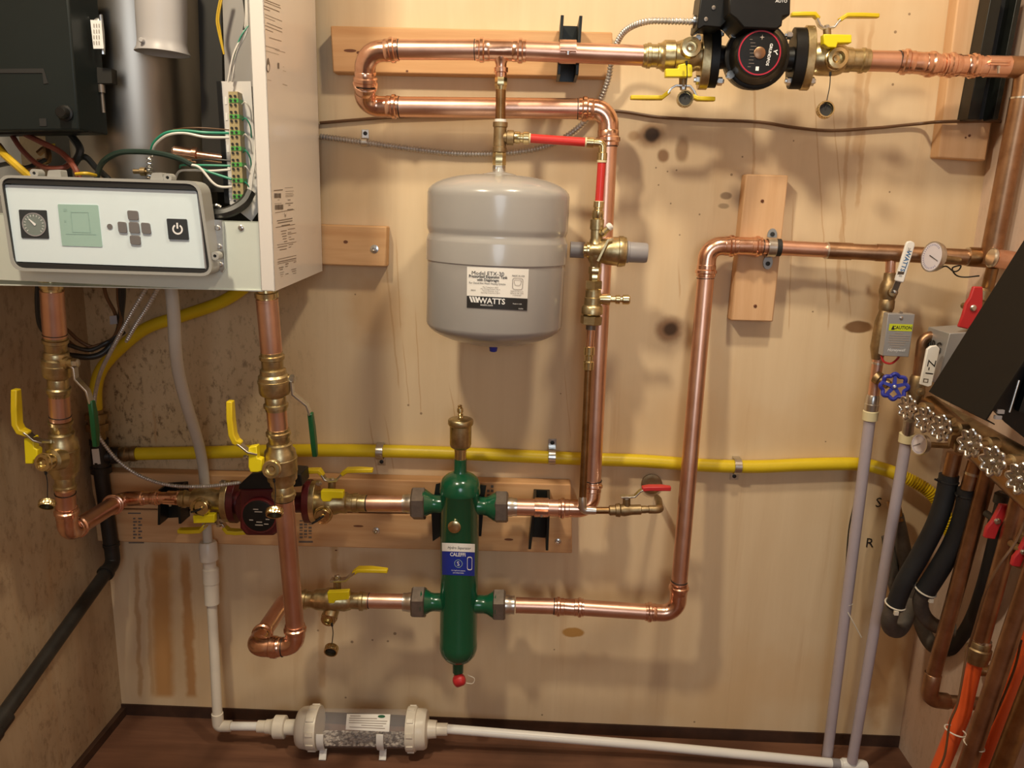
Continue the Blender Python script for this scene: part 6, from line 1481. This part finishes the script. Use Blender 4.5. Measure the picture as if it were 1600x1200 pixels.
# second zone valve, tag, bend
t = Thing('zone_valve', 'silver zone valve box with black marker writing, half under the black cover', 'valve', (1480, 560, .2))
q = [(1484, 521), (1530, 518), (1512, 610), (1464, 600)]
b2 = t.add('box', MB().plate([V(x, y, .22) for x, y in q], Vector((0, .085, 0))), ZBOX, bevel=.0012)
qa, qb_ = V(1484, 521, .22), V(1464, 600, .22); dn = (qb_-qa).normalized()
mb = MB(); put_text(mb, 'NRG', qa+dn*.032+Y3*.045-X3*.0022, -Y3, -dn, .030, bold=True); t.add('marker_writing', mb, INK, b2, flat=True)
mb = MB()
for i in range(3):
    c = qa+dn*(.055+.012*i)+Y3*.025-X3*.0022; mb.plate([c, c+Y3*.045, c+Y3*.045+dn*.004, c+dn*.004], -X3*.0001)
t.add('box_print', mb, GREYINK, b2, flat=True)
t.add('copper_bend', MB().sweep(fillet([V(1470, 527, .15), V(1442, 524, .15), V(1434, 590, .15)], .03), .0105, 14), BROWN)
t.add('valve_body', rod((1434, 586, .15), (1428, 645, .15), [(0, 9), (4, 11), (14, 12), (26, 13), (40, 11), (58, 9)], 16), OLDBRASS)
t = Thing('valve_lever_tag', 'white lever grip lettered Z-1 beside the black sheet cover', 'lever', (1450, 575, .21))
q = [(1449, 546), (1455, 541), (1464, 540), (1469, 545), (1456, 603), (1450, 605), (1438, 601)]
tg = t.add('grip', MB().plate([V(x, y, .235) for x, y in q], Vector((0, .007, 0))), PVCB, bevel=.0015)
ug = (V(1447, 598, .2352)-V(1459, 548, .2352)).normalized(); vg = ug.cross(TOV); vg = vg if vg.x > 0 else -vg
mb = MB(); put_text(mb, 'Z-1', V(1454, 575, .2354), ug, vg, .022); t.add('grip_lettering', mb, INK, tg, flat=True)
mb = MB(); mb.hoop([V(x, y, .2354) for x, y in ((1443, 591), (1451, 592), (1450, 598), (1442, 597))], [V(x, y, .2354) for x, y in ((1444.5, 592.5), (1449.5, 593), (1448.7, 596.8), (1443.7, 596.2))], TOV*.0001); t.add('grip_marking', mb, GREYINK, tg, flat=True)
t.add('lever_screw', lath(V(1439, 613, .23), TOV, [(-.004, .008), (.002, .008), (.003, .004), (.0055, .004)], 12), OLDBRASS)
# black sheet metal cover and control box
t = Thing('control_box_cover', 'large black sheet metal cover tilted over the manifold', 'cover', (1530, 600, .4))
cov = [V(1604, 368, .34), V(1451, 612, .36), V(1540, 656, .50), V(1612, 545, .52)]
nr = (cov[1]-cov[0]).cross(cov[2]-cov[1]).normalized(); nr = nr if nr.y > 0 else -nr
t.add('sheet', MB().plate(cov, nr*.003), BLACKSHEET, bevel=.0008)
t.add('bent_lip', MB().plate([cov[1], cov[2], cov[2]+nr*.02, cov[1]+nr*.02], (cov[0]-cov[1]).normalized()*.002), BLACKSHEET)
t = Thing('control_box', 'black relay control box on the side wall behind the sheet cover', 'box', VX(1580, 620, .84))
bq = [V(1546, 654, .50), V(1618, 540, .54), V(1650, 560, .54), V(1630, 720, .50)]
t.add('housing', MB().plate([V(1552, 640, .47), V(1612, 548, .47), V(1660, 560, .47), V(1660, 690, .47), V(1600, 684, .47), V(1570, 660, .47)], Vector((.03, .10, 0))), BLACKPL)
t.add('relay_board', MB().plate([V(1585, 640, .475), V(1607, 575, .475), V(1650, 580, .475), V(1640, 655, .475)], TOV*.012), DARKBOX)
t.add('wire_edge', MB().sweep([V(1577, 644, .50), V(1592, 594, .50)], .0016, 8), STEEL)
for (x, y) in ((1563, 643), (1559, 652)): t.add('terminal_tab', MB().box(V(x, y, .50), X3*.005, Y3*.003, Z3*.003), GREYPL)
# red butterfly valves
def butterfly(label, px, py, d, s, pipe_from, pipe_to, rp, m=OLDBRASS, slim=False):
    t = Thing('butterfly_valve', label, 'valve', (px, py, d)); c = V(px, py, d); k = K(c)*s
    t.add('valve_body', rod(pipe_from, pipe_to, [(0, rp), (4, rp*1.4), (18, rp*1.4), (20, rp*1.1), (40, rp*1.1), (42, rp*1.4), (54, rp*1.4), (60, rp)], 16), m)
    sh = [(-3, -33), (11, -33), (14, -14), (16, 6), (8, 18), (-2, 34), (-17, 31), (-13, 12), (-11, -6), (-6, -16)]
    if slim: sh = [(2, -26), (15, -25), (17, -8), (10, 2), (6, 10), (2, 30), (-14, 28), (-13, 12), (-7, 2), (-3, -9)]
    h = t.add('handle', MB().plate([c+X3*(x*k)-Z3*(y*k) for x, y in sh], Vector((0, .009, 0))), REDPL, bevel=.002)
    t.add('handle_screw', lath(c+TOV*.0005, TOV, [(-.001, 5*k), (.002, 5*k), (.004, 3*k)], 12), STEEL, h)
    t.add('stem', lath(c+Y3*.004, Y3, [(0, .006), (.03, .006)], 12), m)
butterfly('red butterfly handle valve tucked behind the black sheet cover', 1520, 481, .22, 1.0, (1536, 450, .17), (1515, 530, .17), 9)
butterfly('red butterfly handle valve between two bare brown pipes', 1558, 814, .44, 1.05, (1572, 770, .38), (1545, 880, .38), 11, IRON, slim=True)
butterfly('red butterfly handle valve furthest down by the orange tubing', 1598, 862, .50, .9, (1606, 830, .46), (1590, 900, .46), 10, slim=True)
# brown pipes, hoses and tubing hanging from the manifold
def pipe_thing(name, label, P, rpx, m, bend=None, part='tube', cat='pipe'):
    t = Thing(name, label, cat, P[-1]); t.add(part, tube(P, rpx, bend=bend), m); return t
t = pipe_thing('brown_copper_pipe', 'bare brown copper pipe ending in a low elbow against the side wall', [(1546, 733, .33), (1456, 1062, .30)], (12.5, 11), BROWN)
p, r = stations(fillet([V(1458, 1052, .30), V(1450, 1092, .30), V(1482, 1096, .30)], .02), [(0, .0150), (.002, .0165), (.02, .0165), (-.02, .0160), (-.002, .0160), (-.0004, .0148)])
t.add('elbow', MB().sweep(p, r, 16), BROWN); t.add('solder_ring', tube([(1456.5, 1060, .30), (1456, 1063, .30)], 12.6), SOLDER)
t.add('tail', tube([(1478, 1096, .30), (1590, 1104, .31)], 10.5), BROWN)
t = pipe_thing('brown_copper_pipe', 'bare brown copper pipe ending in a brass coupling on orange tubing', [(1597, 765, .46), (1531, 1006, .42)], (13.5, 13), BROWN)
t.add('solder_ring', tube([(1534.5, 998, .42), (1533, 1002, .42)], 14.8), SOLDER)
t.add('coupling', rod((1533, 1002, .42), (1524, 1038, .42), [(0, 15), (2, 16), (10, 16), (12, 18.5), (24, 18.5), (26, 17.5), (36, 16)], 16), OLDBRASS)
t = pipe_thing('orange_tubing', 'orange plastic tubing below the brass coupling', [(1525, 1030, .42), (1507, 1105, .42), (1462, 1215, .42)], (11.2, 12.5), ORANGE, bend=.15)
t.add('wire', MB().sweep(smooth([V(1512, 1010, .44), V(1497, 1095, .45), V(1484, 1130, .45), V(1476, 1180, .45), V(1462, 1212, .45)], 6), .002, 8), WIREBROWN)
t.add('cable_tie', MB().sweep([V(1493, 1142, .44)+(X3*cos(a)+TOV*sin(a)*.9)*.0185-Z3*(.004*cos(a)) for a in [2*pi*i/20 for i in range(20)]], .0014, 6, closed=True), TIEWHITE)
t = pipe_thing('brown_copper_pipe', 'bare brown copper pipe between the two orange tubes', [(1625, 855, .52), (1505, 1215, .47)], (14.5, 13.5), BROWN)
t.add('cable_tie', MB().sweep([V(1522, 1164, .475)+(X3*cos(a)+TOV*sin(a))*.0168-Z3*(.004*cos(a)) for a in [2*pi*i/20 for i in range(20)]], .0014, 6, closed=True), TIEWHITE)
t = pipe_thing('orange_tubing', 'red orange plastic tubing nearest the camera', [(1668, 790, .46), (1585, 1060, .44), (1532, 1215, .44)], (11.5, 13), ORANGE)
t.add('wire', MB().sweep(smooth([V(1596, 1000, .47), V(1585, 1045, .47), V(1563, 1100, .47), V(1540, 1150, .47)], 6), .002, 8), WIREBROWN)
t = pipe_thing('orange_tubing', 'thin strip of orange tubing behind the nearest one', [(1640, 880, .36), (1570, 1070, .34), (1545, 1150, .34)], (8, 8), ORANGE)
pipe_thing('brown_copper_pipe', 'dark brown copper pipe low beside the orange tubing, nearest the camera', [(1640, 1000, .56), (1558, 1215, .52)], (15, 15), TARN)
pipe_thing('brown_copper_pipe', 'short brown cross pipe low behind the brass coupling', [(1528, 1047, .30), (1610, 1052, .32)], (9, 9), TARN)
t = Thing('insulated_hose', 'black insulated hose hooking round at the bottom, nearest the mauve pipe', 'hose', (1430, 880, .25))
t.add('pipe', tube([(1492, 708, .27), (1482, 752, .27)], 11.5), BROWN)
t.add('insulation', MB().sweep(smooth([V(1483, 742, .27), V(1477, 775, .27), V(1462, 820, .27), V(1436, 870, .26), V(1412, 912, .25), V(1398, 948, .24)], 6), 14.2*K(V(1430, 880, .26)), 18), INSUL)
t.add('insulation_bend', MB().sweep(smooth([V(1398, 942, .24), V(1389, 968, .225), V(1392, 982, .20), V(1404, 984, .175), V(1416, 966, .155), V(1424, 935, .14)], 6), 11.8*K(V(1395, 970, .22)), 16), INSULGREY)
def tie_ring(t, c, r, ax, m=TIEWHITE):
    n, b = frame(ax.normalized()); o = t.add('cable_tie', MB().sweep([c+(n*cos(a)+b*sin(a))*r for a in [2*pi*i/24 for i in range(24)]], .0017, 6, closed=True), m); return o
cc = V(1399, 944, .24); tie_ring(t, cc, 15.0*K(cc), V(1398, 948, .24)-V(1412, 912, .25)); t.add('tie_head', MB().box(cc+TOV*.02+Vector((-.006, 0, -.009)), X3*.004, Y3*.003, Z3*.004), TIEWHITE)
cc = V(1481.5, 752, .27); tie_ring(t, cc, 14.8*K(cc), V(1483, 742, .27)-V(1477, 775, .27), GASKET); t.add('tie_tail', MB().sweep([cc+Vector((-.017, -.006, .0)), cc+Vector((-.03, -.008, .006))], .002, 6), GASKET)
t = Thing('insulated_hose', 'thick black insulated hose with a tie round its lower end, beside the bare brown pipe', 'hose', (1480, 850, .3))
t.add('pipe', tube([(1526, 722, .30), (1511, 772, .30)], 12.5), BROWN); t.add('solder_ring', tube([(1521, 738, .30), (1520, 742, .30)], 13.2), SOLDER)
t.add('insulation', MB().sweep(smooth([V(1513, 764, .30), V(1508, 800, .30), V(1492, 845, .29), V(1470, 885, .28), V(1444, 926, .265)], 6), 15.5*K(V(1480, 850, .29)), 18), INSUL)
t.add('insulation_bend', MB().sweep(smooth([V(1446, 922, .265), V(1438, 940, .25), V(1444, 962, .235), V(1462, 978, .23), V(1492, 984, .24)], 6), 11.5*K(V(1445, 950, .25)), 16), INSULGREY)
cc = V(1446, 922, .265); tie_ring(t, cc, 16.2*K(cc), V(1444, 926, .265)-V(1470, 885, .28)); t.add('tie_head', MB().box(cc+TOV*.018+Vector((.004, 0, -.013)), X3*.004, Y3*.003, Z3*.004), TIEWHITE)
cc = V(1511, 774, .30); tie_ring(t, cc, 16*K(cc), V(1513, 764, .30)-V(1508, 800, .30), GASKET); t.add('tie_tail', MB().sweep([cc+Vector((-.018, -.008, .0)), cc+Vector((-.026, -.012, .003))], .002, 6), GASKET)
t = Thing('insulated_hose', 'dusty grey insulated hose looping low behind the black hoses', 'hose', (1450, 1010, .18))
t.add('pipe_end', tube([(1395, 782, .06), (1402, 815, .075)], 10), TARN)
t.add('insulation', MB().sweep(smooth([V(1400, 805, .07), V(1408, 840, .07), V(1418, 890, .075), V(1430, 945, .08), V(1446, 992, .10), V(1462, 1012, .13), V(1482, 1014, .15)], 6), 11.5*K(V(1425, 900, .14)), 16), INSULGREY)
t.add('insulation_dark', MB().sweep(smooth([V(1474, 1014, .14), V(1496, 1006, .17), V(1520, 972, .22), V(1540, 920, .32), V(1556, 860, .35), V(1570, 800, .37)], 6), 14*K(V(1530, 920, .32)), 18), INSUL)
t = Thing('insulated_hose', 'short dusty hose end on the wall behind the mauve pipe', 'hose', (1392, 860, .05))
t.add('insulation', tube([(1388, 838, .04), (1396, 905, .06), (1404, 935, .08)], 10, bend=.03), INSULGREY)
# wire and tie on the mauve pipes
t = Thing('thin_black_wire', 'thin black wire hanging beside the mauve pipe with a white tie', 'wire', VZ(1288, 1190, 0))
t.add('wire', MB().sweep(smooth([V(1352, 700, .075), V(1336, 780, .072), V(1326, 830, .070), V(1321, 900, .07), V(1317, 950, .07), V(1304, 1060, .065), VZ(1284, 1180, .004)], 6), .0016, 8), WIREBLACK)
t.add('cable_tie', MB().sweep(smooth([V(1318, 943, .085), V(1326, 946, .095), V(1332, 944, .09)], 4), .0016, 6), TIEWHITE)
t.add('tie_tail', MB().sweep(smooth([V(1319, 946, .09), V(1332, 970, .10), V(1346, 996, .10)], 4), .0014, 6), TIEWHITE)
t = Thing('thin_brown_wire', 'thin brown wire dangling across the bare brown pipes', 'wire', (1540, 900, .52))
t.add('wire', MB().sweep(smooth([V(1606, 800, .54), V(1588, 845, .54), V(1560, 885, .54), V(1540, 925, .53), V(1522, 985, .50), V(1514, 1010, .48)], 6), .0022, 8), WIREBROWN)
t = Thing('thin_brown_wire', 'thin dark wire looping under the white dial thermometer', 'wire', (1500, 430, .12))
t.add('wire', MB().sweep(smooth([V(1466, 421, .13), V(1478, 416, .14), V(1490, 424, .14), V(1498, 422, .14), V(1501, 415, .14), V(1488, 419, .14), V(1494, 430, .13), V(1508, 433, .13), V(1530, 431, .13)], 6), .0015, 8), WIREBLACK)
# ================================================================ light and camera
def area(name, loc, target, size, power, col):
    l = bpy.data.lights.new(name, 'AREA'); l.shape = 'DISK'; l.size = size; l.energy = power; l.color = col
    o = bpy.data.objects.new(name, l); COL.objects.link(o); o.location = loc
    o.rotation_euler = (Vector(target)-Vector(loc)).to_track_quat('-Z', 'Y').to_euler(); return o
WARM = (1.0, 0.865, 0.64)
area('ceiling_lamp', (-0.62, -1.25, CEIL-0.04), (0.0, -0.5, 1.0), 0.14, 21, WARM)
area('ceiling_lamp', (0.36, -0.85, CEIL-0.04), (0.3, -0.5, 0.9), 0.14, 13, WARM)
area('doorway_daylight', (0.25, YF+0.06, 1.45), (0.1, 0, 1.1), 1.0, 14, (0.80, 0.90, 1.0))
wd = bpy.data.worlds.new('room_air'); SC.world = wd; wd.use_nodes = True
wd.node_tree.nodes['Background'].inputs['Color'].default_value = (0.9, 0.72, 0.5, 1); wd.node_tree.nodes['Background'].inputs['Strength'].default_value = 0.05
cd = bpy.data.cameras.new('camera'); cam = bpy.data.objects.new('camera', cd); COL.objects.link(cam)
cd.sensor_fit = 'HORIZONTAL'; cd.sensor_width = 36.0; cd.lens = 36.0*FP/1600.0; cd.clip_start = 0.02; cd.clip_end = 50
M_ = Matrix((RT, UP, -FW)).transposed().to_4x4(); M_.translation = EYE; cam.matrix_world = M_
SC.camera = cam
vs = SC.view_settings; vs.view_transform = 'Standard'; vs.look = 'None'; vs.gamma = 1.0; vs.exposure = -0.06; vs.use_curve_mapping = False
